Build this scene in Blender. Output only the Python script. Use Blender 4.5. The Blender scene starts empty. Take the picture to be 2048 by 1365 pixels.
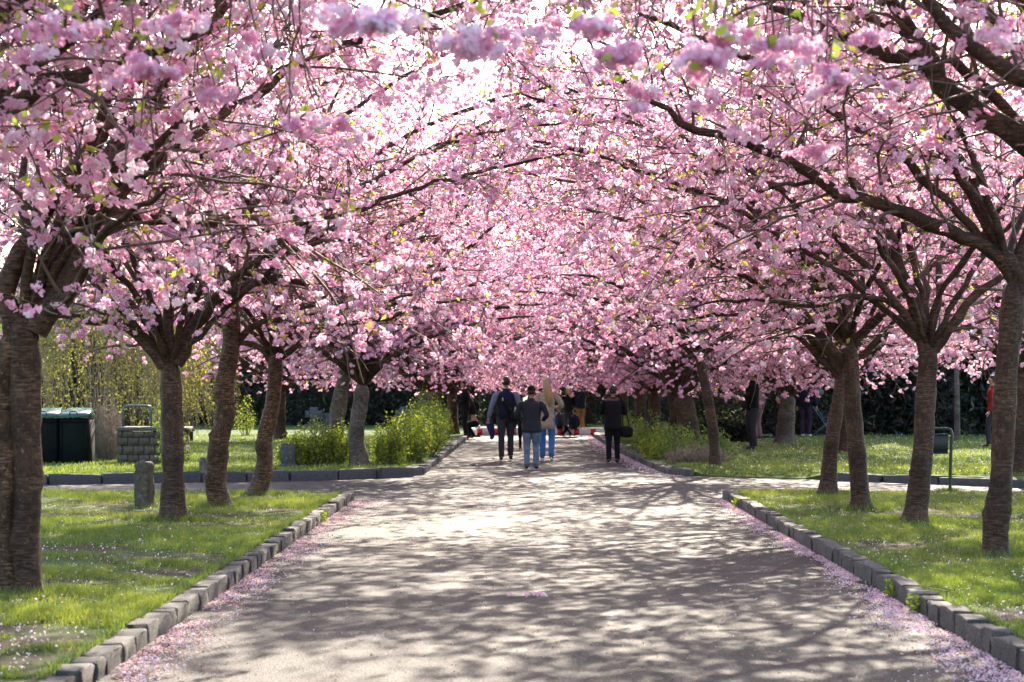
import bpy, math, random
import numpy as np
from mathutils import Vector, Matrix
R = math.radians
scene = bpy.context.scene
col = scene.collection

# ---------------------------------------------------------------- camera, sky, sun, exposure
FPX = 4200.0; VX, VY = 1069.0, 769.0; EYE = 1.65
cam = bpy.data.objects.new('camera', bpy.data.cameras.new('camera'))
col.objects.link(cam); scene.camera = cam
cam.location = (0, 0, EYE); cam.rotation_euler = (R(90), 0, 0)
cam.data.sensor_width = 36.0
cam.data.lens = 36.0 * FPX / 2048
cam.data.shift_x = -(VX - 1024) / 2048
cam.data.shift_y = (VY - 682.5) / 2048
cam.data.clip_start = 0.1; cam.data.clip_end = 2000
cam.data.dof.use_dof = True
cam.data.dof.focus_distance = 24.0
cam.data.dof.aperture_fstop = 4.5

SUN_AZ, SUN_EL = R(9.0), R(28.0)      # azimuth from +Y towards +X
world = bpy.data.worlds.new('World'); scene.world = world; world.use_nodes = True
wn = world.node_tree.nodes; wl = world.node_tree.links
bg = wn['Background']
sky = wn.new('ShaderNodeTexSky'); sky.sky_type = 'NISHITA'; sky.sun_disc = False
sky.sun_elevation = SUN_EL; sky.sun_rotation = SUN_AZ
sky.air_density = 1.0; sky.dust_density = 1.6; sky.ozone_density = 1.0
wl.new(sky.outputs[0], bg.inputs[0]); bg.inputs[1].default_value = 0.15
sun = bpy.data.objects.new('sun', bpy.data.lights.new('sun', 'SUN'))
col.objects.link(sun); sun.data.energy = 5.0; sun.data.angle = R(0.55); sun.data.color = (1.0, 0.89, 0.73)
sd = Vector((math.sin(SUN_AZ) * math.cos(SUN_EL), math.cos(SUN_AZ) * math.cos(SUN_EL), math.sin(SUN_EL)))
sun.rotation_euler = sd.to_track_quat('Z', 'Y').to_euler()
scene.view_settings.view_transform = 'Standard'; scene.view_settings.look = 'None'
scene.view_settings.exposure = 1.85; scene.view_settings.gamma = 1.0
scene.view_settings.use_curve_mapping = False
scene.render.engine = 'CYCLES'
cy = scene.cycles
cy.use_denoising = True; cy.denoiser = 'OPENIMAGEDENOISE'
cy.max_bounces = 9; cy.diffuse_bounces = 7; cy.glossy_bounces = 2; cy.transmission_bounces = 6; cy.transparent_max_bounces = 6
cy.sample_clamp_indirect = 6; cy.caustics_reflective = False; cy.caustics_refractive = False

# ---------------------------------------------------------------- helpers
def P(px, py, D):
    """place seen at photograph pixel (px,py) and D metres down the avenue"""
    return np.array([(px - VX) * D / FPX, D, EYE + (VY - py) * D / FPX])
def G(px, py, z=0.11):
    D = (EYE - z) * FPX / (py - VY)
    return np.array([(px - VX) * D / FPX, D, z])

def tag(o, label=None, cat=None, group=None, kind=None):
    if label: o['label'] = label
    if cat: o['category'] = cat
    if group: o['group'] = group
    if kind: o['kind'] = kind
    return o
def link(name, data, parent=None):
    o = bpy.data.objects.new(name, data); col.objects.link(o)
    if parent is not None: o.parent = parent
    return o
def empty(name, loc, rz=0, parent=None):
    o = link(name, None, parent); o.location = tuple(float(v) for v in loc); o.rotation_euler = (0, 0, rz)
    o.empty_display_size = .2
    return o
def mesh_np(name, V, F, mats, attr=None, smooth=False, midx=None):
    """V (n,3), F list of (m,k) int arrays"""
    me = bpy.data.meshes.new(name)
    V = np.asarray(V, dtype=np.float32).reshape(-1, 3)
    if not isinstance(F, (list, tuple)): F = [F]
    F = [np.asarray(f, dtype=np.int32) for f in F if len(f)]
    loops = np.concatenate([f.ravel() for f in F])
    sizes = np.concatenate([np.full(len(f), f.shape[1], np.int32) for f in F])
    starts = np.concatenate([[0], np.cumsum(sizes)[:-1]]).astype(np.int32)
    me.vertices.add(len(V)); me.vertices.foreach_set('co', V.ravel())
    me.loops.add(len(loops)); me.loops.foreach_set('vertex_index', loops)
    me.polygons.add(len(sizes)); me.polygons.foreach_set('loop_start', starts)
    me.polygons.foreach_set('loop_total', sizes)
    if smooth: me.polygons.foreach_set('use_smooth', np.ones(len(sizes), bool))
    for m in (mats if isinstance(mats, (list, tuple)) else [mats]): me.materials.append(m)
    if midx is not None: me.polygons.foreach_set('material_index', np.asarray(midx, np.int32))
    if attr is not None:
        a = me.attributes.new('tint', 'FLOAT', 'FACE'); a.data.foreach_set('value', np.asarray(attr, np.float32))
    me.update(calc_edges=True)
    return me

class MB:
    """collects simple shapes into one mesh"""
    def __init__(s): s.v = []; s.q = []; s.t = []; s.n = 0
    def add(s, V, F):
        V = np.asarray(V, float).reshape(-1, 3); s.v.append(V)
        for f in F:
            g = [i + s.n for i in f]
            if len(g) == 4: s.q.append(g)
            elif len(g) == 3: s.t.append(g)
            else:
                for i in range(1, len(g) - 1): s.t.append([g[0], g[i], g[i + 1]])
        s.n += len(V)
    def box(s, c, d, rz=0, bev=0.0, taper=1.0, rx=0):
        c = np.array(c, float); x, y, z = [k / 2 for k in d]; b = min(bev, x * .9, y * .9, z * .9)
        if b <= 0:
            V = np.array([[i * x, j * y, k * z] for k in (-1, 1) for j in (-1, 1) for i in (-1, 1)], float)
            V[4:, :2] *= taper
            F = [(0, 2, 3, 1), (4, 5, 7, 6), (0, 1, 5, 4), (2, 6, 7, 3), (0, 4, 6, 2), (1, 3, 7, 5)]
        else:
            prof = lambda a, e: [(-a + b, -e), (a - b, -e), (a, -e + b), (a, e - b), (a - b, e), (-a + b, e), (-a, e - b), (-a, -e + b)]
            o8 = np.array(prof(x, y)); 
            inn = o8 * np.array([(x - b) / x, (y - b) / y])
            V = []; 
            for zz, pr, tp in ((-z, inn, 1), (-z + b, o8, 1), (z - b, o8, taper), (z, inn, taper)):
                for p in pr: V.append((p[0] * tp, p[1] * tp, zz))
            V = np.array(V); F = []
            for r in range(3):
                for i in range(8): F.append((r * 8 + i, r * 8 + (i + 1) % 8, r * 8 + 8 + (i + 1) % 8, r * 8 + 8 + i))
            F.append(tuple(range(7, -1, -1))); F.append(tuple(range(24, 32)))
        if rx:
            cc, ss = math.cos(rx), math.sin(rx); V = V @ np.array([[1, 0, 0], [0, cc, ss], [0, -ss, cc]])
        if rz:
            cc, ss = math.cos(rz), math.sin(rz); V = V @ np.array([[cc, ss, 0], [-ss, cc, 0], [0, 0, 1]])
        s.add(V + c, F); return s
    def tube(s, pts, rad, n=8, cap=True):
        V, F = tube_np(pts, rad, n); m = len(V)
        fs = [tuple(f) for f in F]
        if cap:
            fs.append(tuple(range(n - 1, -1, -1))); fs.append(tuple(range(m - n, m)))
        s.add(V, fs); return s
    def ball(s, c, r, n=10, m=7, fn=None):
        r = np.array([r, r, r] if np.isscalar(r) else r, float); V = []; F = []
        for i in range(m + 1):
            th = math.pi * i / m
            for j in range(n):
                ph = 2 * math.pi * j / n
                V.append((math.sin(th) * math.cos(ph), math.sin(th) * math.sin(ph), math.cos(th)))
        V = np.array(V)
        if fn is not None: V = fn(V)
        for i in range(m):
            for j in range(n):
                F.append((i * n + j, (i + 1) * n + j, (i + 1) * n + (j + 1) % n, i * n + (j + 1) % n))
        s.add(V * r + np.array(c, float), F); return s
    def build(s, name, mat, parent=None, smooth=False):
        V = np.concatenate(s.v)
        me = mesh_np(name, V, [f for f in (np.array(s.q, np.int32), np.array(s.t, np.int32)) if len(f)], mat, smooth=smooth)
        return link(name, me, parent)

def frames(pts):
    pts = np.asarray(pts, float); t = np.gradient(pts, axis=0)
    t /= np.linalg.norm(t, axis=1, keepdims=True) + 1e-9
    ref = np.array([0.31, 0.93, 0.2]) if abs(t[0][2]) > .6 else np.array([0.1, 0.1, 1.0])
    n0 = ref - t[0] * ref.dot(t[0]); n0 /= np.linalg.norm(n0)
    N = [n0]
    for i in range(1, len(pts)):
        n = N[-1] - t[i] * N[-1].dot(t[i]); n /= np.linalg.norm(n) + 1e-9; N.append(n)
    N = np.array(N); return t, N, np.cross(t, N)
def tube_np(pts, rad, n, prof=None):
    pts = np.asarray(pts, float); k = len(pts); rad = np.broadcast_to(np.asarray(rad, float), (k,))
    t, N, B = frames(pts); a = np.arange(n) * 2 * math.pi / n
    rr = rad[:, None] * (1 if prof is None else prof)
    V = pts[:, None, :] + (rr * np.cos(a))[:, :, None] * N[:, None, :] + (rr * np.sin(a))[:, :, None] * B[:, None, :]
    i = np.arange(k - 1)[:, None] * n; j = np.arange(n)[None, :]; j2 = (j + 1) % n
    F = np.stack([i + j, i + j2, i + n + j2, i + n + j], -1).reshape(-1, 4)
    return V.reshape(-1, 3), F
def resample(pts, step):
    pts = np.asarray(pts, float)
    if len(pts) > 2:   # Catmull-Rom
        q = np.vstack([2 * pts[0] - pts[1], pts, 2 * pts[-1] - pts[-2]]); out = []
        for i in range(1, len(q) - 2):
            for u in np.linspace(0, 1, 8, endpoint=False):
                p0, p1, p2, p3 = q[i - 1], q[i], q[i + 1], q[i + 2]
                out.append(.5 * ((2 * p1) + (-p0 + p2) * u + (2 * p0 - 5 * p1 + 4 * p2 - p3) * u * u + (-p0 + 3 * p1 - 3 * p2 + p3) * u ** 3))
        out.append(pts[-1]); pts = np.array(out)
    d = np.concatenate([[0], np.cumsum(np.linalg.norm(np.diff(pts, axis=0), axis=1))])
    n = max(2, int(d[-1] / step) + 1); s = np.linspace(0, d[-1], n)
    return np.stack([np.interp(s, d, pts[:, c]) for c in range(3)], 1)
def wob(x, y, s=0.0):
    return (np.sin(x * 1.7 + s) * np.cos(y * 1.3 - s * 2) + np.sin(x * .63 + y * .9 + s * 3) + .5 * np.sin(x * 3.1 - y * 2.7 + s)) / 2.5
def fnoise(x, y, s=0):
    return (wob(x, y, s) + .6 * wob(x * 2.3 + 5, y * 2.1, s + 1) + .4 * wob(x * 5.1, y * 4.7 + 3, s + 2)) / 1.6

# ---------------------------------------------------------------- materials
def nodes(name):
    m = bpy.data.materials.new(name); m.use_nodes = True
    nt = m.node_tree; b = nt.nodes['Principled BSDF']; return m, nt, b
def noise(nt, scale, detail=4, vec=None, rough=.55):
    n = nt.nodes.new('ShaderNodeTexNoise'); n.inputs['Scale'].default_value = scale; n.inputs['Detail'].default_value = detail
    n.inputs['Roughness'].default_value = rough
    if vec is not None: nt.links.new(vec, n.inputs['Vector'])
    return n.outputs['Fac']
def ramp(nt, fac, stops):
    r = nt.nodes.new('ShaderNodeValToRGB'); e = r.color_ramp.elements
    while len(e) < len(stops): e.new(.5)
    for k, (p, c) in enumerate(stops): e[k].position = p; e[k].color = (*c, 1)
    nt.links.new(fac, r.inputs[0]); return r.outputs[0]
def coords(nt, scale=(1, 1, 1), kind='Object'):
    t = nt.nodes.new('ShaderNodeTexCoord'); m = nt.nodes.new('ShaderNodeMapping'); m.inputs['Scale'].default_value = scale
    nt.links.new(t.outputs[kind], m.inputs[0]); return m.outputs[0]
def bump(nt, b, h, strength=.5, dist=.01):
    n = nt.nodes.new('ShaderNodeBump'); n.inputs['Strength'].default_value = strength; n.inputs['Distance'].default_value = dist
    nt.links.new(h, n.inputs['Height']); nt.links.new(n.outputs[0], b.inputs['Normal'])
def mixc(nt, fac, a, b, mode='MIX'):
    m = nt.nodes.new('ShaderNodeMix'); m.data_type = 'RGBA'; m.blend_type = mode
    for sock, v in ((m.inputs[0], fac), (m.inputs[6], a), (m.inputs[7], b)):
        if hasattr(v, 'links'): nt.links.new(v, sock)
        elif isinstance(v, (tuple, list)): sock.default_value = (*v, 1)
        else: sock.default_value = v
    return m.outputs[2]
def plain(name, c, rough=.7, metal=0, var=.25, scale=25, bmp=.3, dist=.004, spec=.5):
    m, nt, b = nodes(name); v = coords(nt)
    n = noise(nt, scale, 5, v)
    lo = tuple(k * (1 - var) for k in c); hi = tuple(min(1, k * (1 + var)) for k in c)
    nt.links.new(ramp(nt, n, [(.3, lo), (.7, hi)]), b.inputs['Base Color'])
    b.inputs['Roughness'].default_value = rough; b.inputs['Metallic'].default_value = metal
    b.inputs['Specular IOR Level'].default_value = spec
    if bmp: bump(nt, b, n, bmp, dist)
    return m
def thin(name, stops, transl=.5, rough=.6, attr='tint', gloss=.04):
    """thin leaf or petal: reflects and lets light through"""
    m = bpy.data.materials.new(name); m.use_nodes = True; nt = m.node_tree; nt.nodes.clear()
    out = nt.nodes.new('ShaderNodeOutputMaterial')
    a = nt.nodes.new('ShaderNodeAttribute'); a.attribute_name = attr
    c = ramp(nt, a.outputs['Fac'], stops)
    d = nt.nodes.new('ShaderNodeBsdfDiffuse'); t = nt.nodes.new('ShaderNodeBsdfTranslucent')
    nt.links.new(c, d.inputs[0]); nt.links.new(c, t.inputs[0])
    mx = nt.nodes.new('ShaderNodeMixShader'); mx.inputs[0].default_value = transl
    nt.links.new(d.outputs[0], mx.inputs[1]); nt.links.new(t.outputs[0], mx.inputs[2])
    last = mx.outputs[0]
    if gloss:
        g = nt.nodes.new('ShaderNodeBsdfGlossy'); g.inputs['Roughness'].default_value = rough; g.inputs[0].default_value = (1, 1, 1, 1)
        m2 = nt.nodes.new('ShaderNodeMixShader'); m2.inputs[0].default_value = gloss
        nt.links.new(last, m2.inputs[1]); nt.links.new(g.outputs[0], m2.inputs[2]); last = m2.outputs[0]
    nt.links.new(last, out.inputs[0]); return m

def mat_bark(name, dark, mid, light, band=1.0):
    m, nt, b = nodes(name)
    v1 = coords(nt, (9, 9, 46)); v2 = coords(nt, (1, 1, 1)); v3 = coords(nt, (12, 12, 5))
    bands = noise(nt, 1.25, 4, v1, .6); big = noise(nt, 5.0, 4, v2); crack = noise(nt, 3.0, 6, v3, .7)
    c1 = ramp(nt, bands, [(.38, dark), (.52, mid), (.68, light)])
    c2 = ramp(nt, crack, [(.35, dark), (.62, mid)])
    f = ramp(nt, big, [(.45, (0, 0, 0)), (.58, (1, 1, 1))])
    c = mixc(nt, f, c1, c2)
    lich = ramp(nt, noise(nt, 34, 4, v2, .7), [(.58, (0, 0, 0)), (.68, (1, 1, 1))])
    c = mixc(nt, lich, c, tuple(k * 1.25 for k in light))
    c = mixc(nt, 1.0, c, ramp(nt, noise(nt, 2.3, 3, v2), [(.36, (.50, .47, .45)), (.60, (1.15, 1.12, 1.1))]), 'MULTIPLY')
    nt.links.new(c, b.inputs['Base Color']); b.inputs['Roughness'].default_value = .75
    b.inputs['Specular IOR Level'].default_value = .35
    ad = nt.nodes.new('ShaderNodeMath'); ad.operation = 'ADD'; nt.links.new(bands, ad.inputs[0]); nt.links.new(crack, ad.inputs[1])
    bump(nt, b, ad.outputs[0], .55, .012)
    return m
M = {}
M['bark'] = mat_bark('cherry_bark', (.026, .0135, .008), (.078, .042, .025), (.16, .105, .07))
M['bark_pale'] = mat_bark('pale_cherry_bark', (.045, .035, .028), (.13, .105, .085), (.24, .21, .18))
M['bark_rough'] = mat_bark('gnarled_cherry_bark', (.018, .009, .005), (.10, .056, .030), (.26, .17, .10))
M['twig'] = plain('twig_bark', (.13, .085, .060), .7, var=.4, scale=12, bmp=0)
PINK = [(0, (.86, .40, .60)), (.35, (.93, .58, .74)), (.75, (.975, .76, .85)), (1, (.99, .90, .93))]
M['petal'] = thin('cherry_petal', PINK, .55, gloss=0)
M['leaf'] = thin('young_cherry_leaf', [(0, (.30, .38, .04)), (.6, (.50, .54, .06)), (1, (.55, .36, .08))], .55)
M['grass'] = thin('grass_blade', [(0, (.045, .095, .010)), (.5, (.185, .25, .018)), (1, (.43, .42, .06))], .5, .4, gloss=.06)
M['bush_leaf'] = thin('bush_leaf', [(0, (.05, .10, .02)), (.45, (.22, .32, .03)), (1, (.58, .58, .05))], .5)
M['dark_leaf'] = thin('evergreen_leaf', [(0, (.008, .014, .008)), (.7, (.020, .030, .013)), (1, (.12, .13, .03))], .4)  # last stop puts sunlit yellow-green glints into the colour of some leaves
M['willow_leaf'] = thin('weeping_leaf', [(0, (.12, .13, .02)), (.5, (.34, .33, .04)), (1, (.55, .50, .07))], .5)
M['dry'] = plain('dry_stalk', (.30, .235, .17), .8, var=.4, scale=9, bmp=0)
M['fallen'] = thin('fallen_petal', [(0, (.34, .15, .08)), (.18, (.50, .28, .20)), (.22, (.90, .58, .68)), (1, (.97, .85, .87))], .25, gloss=0)

def mat_asphalt():
    m, nt, b = nodes('asphalt'); v = coords(nt)
    fine = noise(nt, 42, 4, v, .85); mid = noise(nt, 9, 4, v); big = noise(nt, .35, 4, v)
    c = ramp(nt, fine, [(.40, (.010, .0075, .0075)), (.5, (.039, .0295, .0268)), (.60, (.165, .129, .107))])
    c = mixc(nt, .18, c, ramp(nt, mid, [(.3, (.022, .0175, .0170)), (.7, (.046, .038, .034))]))
    c = mixc(nt, 1.0, c, ramp(nt, big, [(.35, (.70, .68, .69)), (.65, (1, 1, 1))]), 'MULTIPLY')
    vo = nt.nodes.new('ShaderNodeTexVoronoi'); vo.inputs['Scale'].default_value = 95; nt.links.new(v, vo.inputs['Vector'])
    peb = ramp(nt, vo.outputs['Distance'], [(.0, (1, 1, 1)), (.6, (0, 0, 0))])
    nt.links.new(c, b.inputs['Base Color']); b.inputs['Roughness'].default_value = .74
    b.inputs['Specular IOR Level'].default_value = .26
    ad = nt.nodes.new('ShaderNodeMath'); ad.operation = 'ADD'; nt.links.new(fine, ad.inputs[0]); nt.links.new(peb, ad.inputs[1])
    bump(nt, b, ad.outputs[0], .8, .007); return m
M['asphalt'] = mat_asphalt()
def mat_lawn(name, soil_lo, soil_hi):
    m, nt, b = nodes(name); v = coords(nt)
    big = noise(nt, .9, 6, v, .7); fine = noise(nt, 60, 4, v, .7)
    g = ramp(nt, fine, [(.3, (.025, .05, .010)), (.5, (.075, .13, .022)), (.7, (.14, .20, .04))])
    s = ramp(nt, fine, [(.3, (.040, .024, .014)), (.7, (.125, .078, .048))])
    c = mixc(nt, ramp(nt, big, [(soil_lo, (0, 0, 0)), (soil_hi, (1, 1, 1))]), g, s)
    nt.links.new(c, b.inputs['Base Color']); b.inputs['Roughness'].default_value = .9; b.inputs['Specular IOR Level'].default_value = .2
    bump(nt, b, fine, 1.0, .03); return m
M['lawn_near'] = mat_lawn('lawn_soil', .42, .55)
M['lawn_far'] = mat_lawn('lawn_turf', .60, .75)
def mat_stone(name, lo, mid, hi, stretch=(1, 1, 1), sc=14):
    m, nt, b = nodes(name); v = coords(nt, stretch)
    n = noise(nt, sc, 7, v, .7); n2 = noise(nt, 90, 3, v)
    oi = nt.nodes.new('ShaderNodeObjectInfo')
    c = ramp(nt, n, [(.32, lo), (.5, mid), (.68, hi)])
    c = mixc(nt, 1.0, c, ramp(nt, oi.outputs['Random'], [(0, (.72, .72, .74)), (1, (1.0, .98, .95))]), 'MULTIPLY')
    nt.links.new(c, b.inputs['Base Color']); b.inputs['Roughness'].default_value = .8
    ad = nt.nodes.new('ShaderNodeMath'); ad.operation = 'ADD'; nt.links.new(n, ad.inputs[0]); nt.links.new(n2, ad.inputs[1])
    bump(nt, b, ad.outputs[0], .8, .012); return m
M['granite'] = mat_stone('granite', (.045, .038, .033), (.13, .115, .10), (.30, .275, .24), (1.6, 1.6, .5))
M['granite_dark'] = mat_stone('dark_granite', (.05, .05, .055), (.10, .10, .11), (.17, .17, .18))
M['sandstone'] = mat_stone('mossy_sandstone', (.045, .040, .028), (.105, .09, .065), (.21, .185, .14))

# ---------------------------------------------------------------- ground, path, lawns
def sheet(name, x0, x1, y0, y1, z, mat, nx=2, ny=2):
    xs = np.linspace(x0, x1, nx); ys = np.linspace(y0, y1, ny); X, Y = np.meshgrid(xs, ys)
    V = np.stack([X, Y, np.full_like(X, z)], -1).reshape(-1, 3)
    i = np.arange(ny - 1)[:, None] * nx + np.arange(nx - 1)[None, :]
    F = np.stack([i, i + 1, i + nx + 1, i + nx], -1).reshape(-1, 4)
    return link(name, mesh_np(name, V, F, mat))
tag(sheet('ground', -500, 500, -200, 800, -.06, M['lawn_far']), kind='structure')
tag(sheet('path', -45, 45, -25, 92, 0, M['asphalt'], 60, 80), kind='structure')

KW = .135   # kerb width
def far_left_edge(x):    # front edge of the lawn beyond the crossing, left
    return np.interp(x, [-60, -12, -8.2, -5.0, -3.4, -2.45, -2.1, -2.0], [33.4, 33.9, 34.6, 35.75, 36.5, 37.2, 37.8, 38.6])
def far_right_edge(x):
    return np.interp(x, [1.75, 1.95, 2.1, 2.35, 2.6, 3.6, 4.9, 5.2, 6.2, 7.8, 9.5, 60], [92, 60, 50, 41, 38.0, 37.0, 36.2, 35.9, 35.2, 33.5, 32.9, 32.6])
def lawn_h(x, y, base=.11):
    return base + .018 * fnoise(x * .8, y * .8, 3) + .006 * fnoise(x * 4, y * 4, 1)
def lawn(name, xs, y0, y1, mat, ny, base=.11, soft=None, edge=None):
    xs = np.asarray(xs, float); V = np.zeros((ny, len(xs), 3))
    a = y0(xs) if callable(y0) else np.full(len(xs), y0); b = y1(xs) if callable(y1) else np.full(len(xs), y1)
    u = np.linspace(0, 1, ny)[:, None] ** 1.5
    V[..., 0] = xs[None]; V[..., 1] = a[None] * (1 - u) + b[None] * u
    if edge: V[..., 0] += (edge(V[..., 1]) - xs[np.argmin(np.abs(xs))]) * np.exp(-(np.abs(V[..., 0]) - np.abs(xs).min()) / 3.0)
    V[..., 2] = lawn_h(V[..., 0], V[..., 1], base)
    if soft: V[..., 2] = soft(V[..., 0], V[..., 1], V[..., 2])
    i = np.arange(ny - 1)[:, None] * len(xs) + np.arange(len(xs) - 1)[None, :]
    F = np.stack([i, i + 1, i + len(xs) + 1, i + len(xs)], -1).reshape(-1, 4)
    # skirt down to the path all round so that the sheet reads as a raised bed
    V2 = V.reshape(-1, 3); nx = len(xs)
    rim = list(range(nx)) + [r * nx + nx - 1 for r in range(1, ny)] + list(range(ny * nx - 2, (ny - 1) * nx - 1, -1)) + [r * nx for r in range(ny - 2, 0, -1)]
    lo = V2[rim].copy(); lo[:, 2] = -.03; n0 = len(V2); k = len(rim)
    S = [(rim[i], n0 + i, n0 + (i + 1) % k, rim[(i + 1) % k]) for i in range(k)]
    me = mesh_np(name, np.vstack([V2, lo]), np.vstack([F, np.array(S)]), mat, smooth=True)
    return tag(link(name, me), kind='structure')
def in_left(y): return np.interp(y, [6, 18, 30.1], [-2.525, -2.605, -2.705])
def in_right(y): return np.interp(y, [6, 18, 30.2], [2.925, 2.885, 2.835])
xl = -np.geomspace(2.6, 45, 90)[::-1]; xr = np.geomspace(2.9, 45, 90)
edge_near = lambda x: 30.35 + .25 * np.sin(x * .8) + np.where(x < -5, -.25, .1)
lawn('lawn_near_left', xl, -20, edge_near, M['lawn_near'], 120, edge=in_left)
lawn('lawn_near_right', xr, -20, edge_near, M['lawn_near'], 120, edge=in_right)
lawn('lawn_far_left', np.concatenate([-np.geomspace(3.25, 45, 60)[::-1], np.linspace(-3.1, -2.17, 9)]), lambda x: far_left_edge(x) + .1, 92, M['lawn_far'], 90, .13)
def soft_right(x, y, z):
    d = y - far_right_edge(x); k = np.clip(d / 1.2, 0, 1); g = np.clip((x - 2.7) / .4, 0, 1) * np.clip((5.1 - x) / .4, 0, 1)
    return z * (1 - g) + g * (.006 + (z - .006) * k)
lawn('lawn_far_right', np.concatenate([np.linspace(2.0, 6, 40), np.geomspace(6.3, 45, 50)]), lambda x: far_right_edge(x) + .08, 92, M['lawn_far'], 90, .13, soft_right)
def ground_z(x, y):
    if x < -2.6 and y < 30.3 or x > 2.9 and y < 30.4: return float(lawn_h(x, y))
    if x < -2 and y > far_left_edge(x): return float(lawn_h(x, y, .13))
    if x > 2.0 and y > far_right_edge(x): return float(soft_right(np.array(x), np.array(y), lawn_h(x, y, .13)))
    return 0.0

# kerb stones: each a block of its own
def stone_mesh(seed, rough):
    r = np.random.RandomState(seed); nx, nz = 5, 3
    V = []; sec = []
    for i in range(nx):
        x = -.5 + i / (nx - 1)
        sec.append([(x, -.5, 0), (x, -.5, .5), (x, -.5, .94), (x, -.45, 1), (x, .46, 1), (x, .5, .95), (x, .5, 0)])
    V = np.array(sec, float); k = 7
    V += r.normal(0, 1, V.shape) * np.array([.012, .042 * rough, .040 * rough]); V[:, :, 2] += r.uniform(-.03, .03); V[:, 6, :2] = np.array(V[:, 5, :2])
    V[0, :, 0] = -.5 + r.uniform(.0, .03, k); V[-1, :, 0] = .5 - r.uniform(.0, .03, k)
    V[0, 2:6, 2] -= r.uniform(.0, .08); V[-1, 2:6, 2] -= r.uniform(.0, .10)
    V = V.reshape(-1, 3); F = []
    for i in range(nx - 1):
        for j in range(k - 1): F.append((i * k + j, i * k + j + 1, (i + 1) * k + j + 1, (i + 1) * k + j))
    T = [(0, j + 1, j) for j in range(1, k - 1)] + [((nx - 1) * k, (nx - 1) * k + j, (nx - 1) * k + j + 1) for j in range(1, k - 1)]
    return V, F, T
STONES = []
for s in range(7):
    V, F, T = stone_mesh(s, 1.0); STONES.append(mesh_np('kerb_stone', V, [np.array(F), np.array(T)], M['granite']))
STONES2 = []
for s in range(5):
    V, F, T = stone_mesh(20 + s, .35); STONES2.append(mesh_np('long_kerb_stone', V, [np.array(F), np.array(T)], M['granite_dark']))
def kerb(name, line, lo, hi, w, h, meshes, seed, face=1):
    """line: points along the face on the path side; stones stand behind it"""
    rng = random.Random(seed); root = tag(empty(name, (0, 0, 0)), kind='structure')
    line = resample(line, .05) if len(line) > 2 else resample([line[0], (np.array(line[0]) + line[1]) / 2, line[1]], .05)
    d = np.concatenate([[0], np.cumsum(np.linalg.norm(np.diff(line, axis=0), axis=1))]); s = 0
    while s < d[-1] - .1:
        L = rng.uniform(lo, hi); L = min(L, d[-1] - s); m = s + L / 2
        p = np.array([np.interp(m, d, line[:, c]) for c in range(3)]); a = np.array([np.interp(s, d, line[:, c]) for c in range(3)]); b = np.array([np.interp(s + L, d, line[:, c]) for c in range(3)])
        t = (b - a); ang = math.atan2(t[1], t[0]); nrm = np.array([-math.sin(ang), math.cos(ang), 0]) * face
        o = link('kerb_stone', rng.choice(meshes), root)
        ww = w * rng.uniform(.92, 1.08)
        o.location = tuple(p + nrm * (ww / 2 + rng.uniform(-.008, .008)) - np.array([0, 0, .015]))
        o.scale = (L - rng.uniform(.006, .018), ww, (h + .015) * rng.uniform(.90, 1.07)); o.rotation_euler = (rng.uniform(-.025, .025), rng.uniform(-.035, .035), rng.uniform(-.03, .03) + ang + (math.pi if face < 0 else 0))
        s += L
kerb('kerb_near_left', [(-2.40, 6, 0), (-2.48, 18, 0), (-2.58, 30.1, 0)], .20, .60, KW, .120, STONES, 1, 1)
kerb('kerb_near_right', [(2.80, 6, 0), (2.76, 18, 0), (2.71, 30.2, 0)], .20, .60, KW, .14, STONES, 2, -1)
xs = np.linspace(-16, -2.02, 40)
kerb('kerb_far_left', [(x, float(far_left_edge(x)) - .12, 0) for x in xs], .62, 1.05, .2, .17, STONES2, 3, 1)
kerb('kerb_avenue_left', [(-2.02, 38.4, 0), (-2.0, 55, 0), (-2.0, 78, 0)], .5, .8, .16, .13, STONES2, 4, 1)
kerb('kerb_avenue_right', [(2.72, 37.6, 0), (2.42, 38.5, 0), (2.30, 41, 0), (2.06, 50, 0), (1.90, 60, 0), (1.8, 72, 0)], .4, .75, .17, .13, STONES, 5, -1)
xs = np.linspace(4.95, 18, 40)
kerb('kerb_far_right', [(x, float(far_right_edge(x)) - .12, 0) for x in xs], .8, 1.2, .18, .13, STONES2, 6, 1)

# ---------------------------------------------------------------- cherry trees
def batch_tubes(PT, Rr, n=3):
    """PT (K,m,3), Rr (K,m)"""
    K, m, _ = PT.shape; t = np.gradient(PT, axis=1); t /= np.linalg.norm(t, axis=2, keepdims=True) + 1e-9
    ref = np.array([.13, .21, .97]); N = np.cross(t, ref); N /= np.linalg.norm(N, axis=2, keepdims=True) + 1e-6; B = np.cross(t, N)
    a = np.arange(n) * 2 * math.pi / n
    V = PT[:, :, None] + Rr[:, :, None, None] * (np.cos(a)[None, None, :, None] * N[:, :, None] + np.sin(a)[None, None, :, None] * B[:, :, None])
    i = np.arange(m - 1)[:, None] * n; j = np.arange(n)[None]; j2 = (j + 1) % n
    f = np.stack([i + j, i + j2, i + n + j2, i + n + j], -1).reshape(-1, 4)
    F = (f[None] + (np.arange(K) * m * n)[:, None, None]).reshape(-1, 4)
    return V.reshape(-1, 3), F
def unit(v): return v / (np.linalg.norm(v, axis=-1, keepdims=True) + 1e-9)
def curve_batch(rng, O, Dr, L, m, bend=.25, droop=.15):
    """m-point curved shoots from origins O along Dr with lengths L"""
    K = len(O); P_ = [O]; d = unit(Dr); st = (L / (m - 1))[:, None]
    for k in range(m - 1):
        P_.append(P_[-1] + d * st)
        d = unit(d + rng.normal(0, bend, (K, 3)) * np.array([1, 1, .7]) - np.array([0, 0, droop]) * (k + 1) / m)
    return np.stack(P_, 1)
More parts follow.
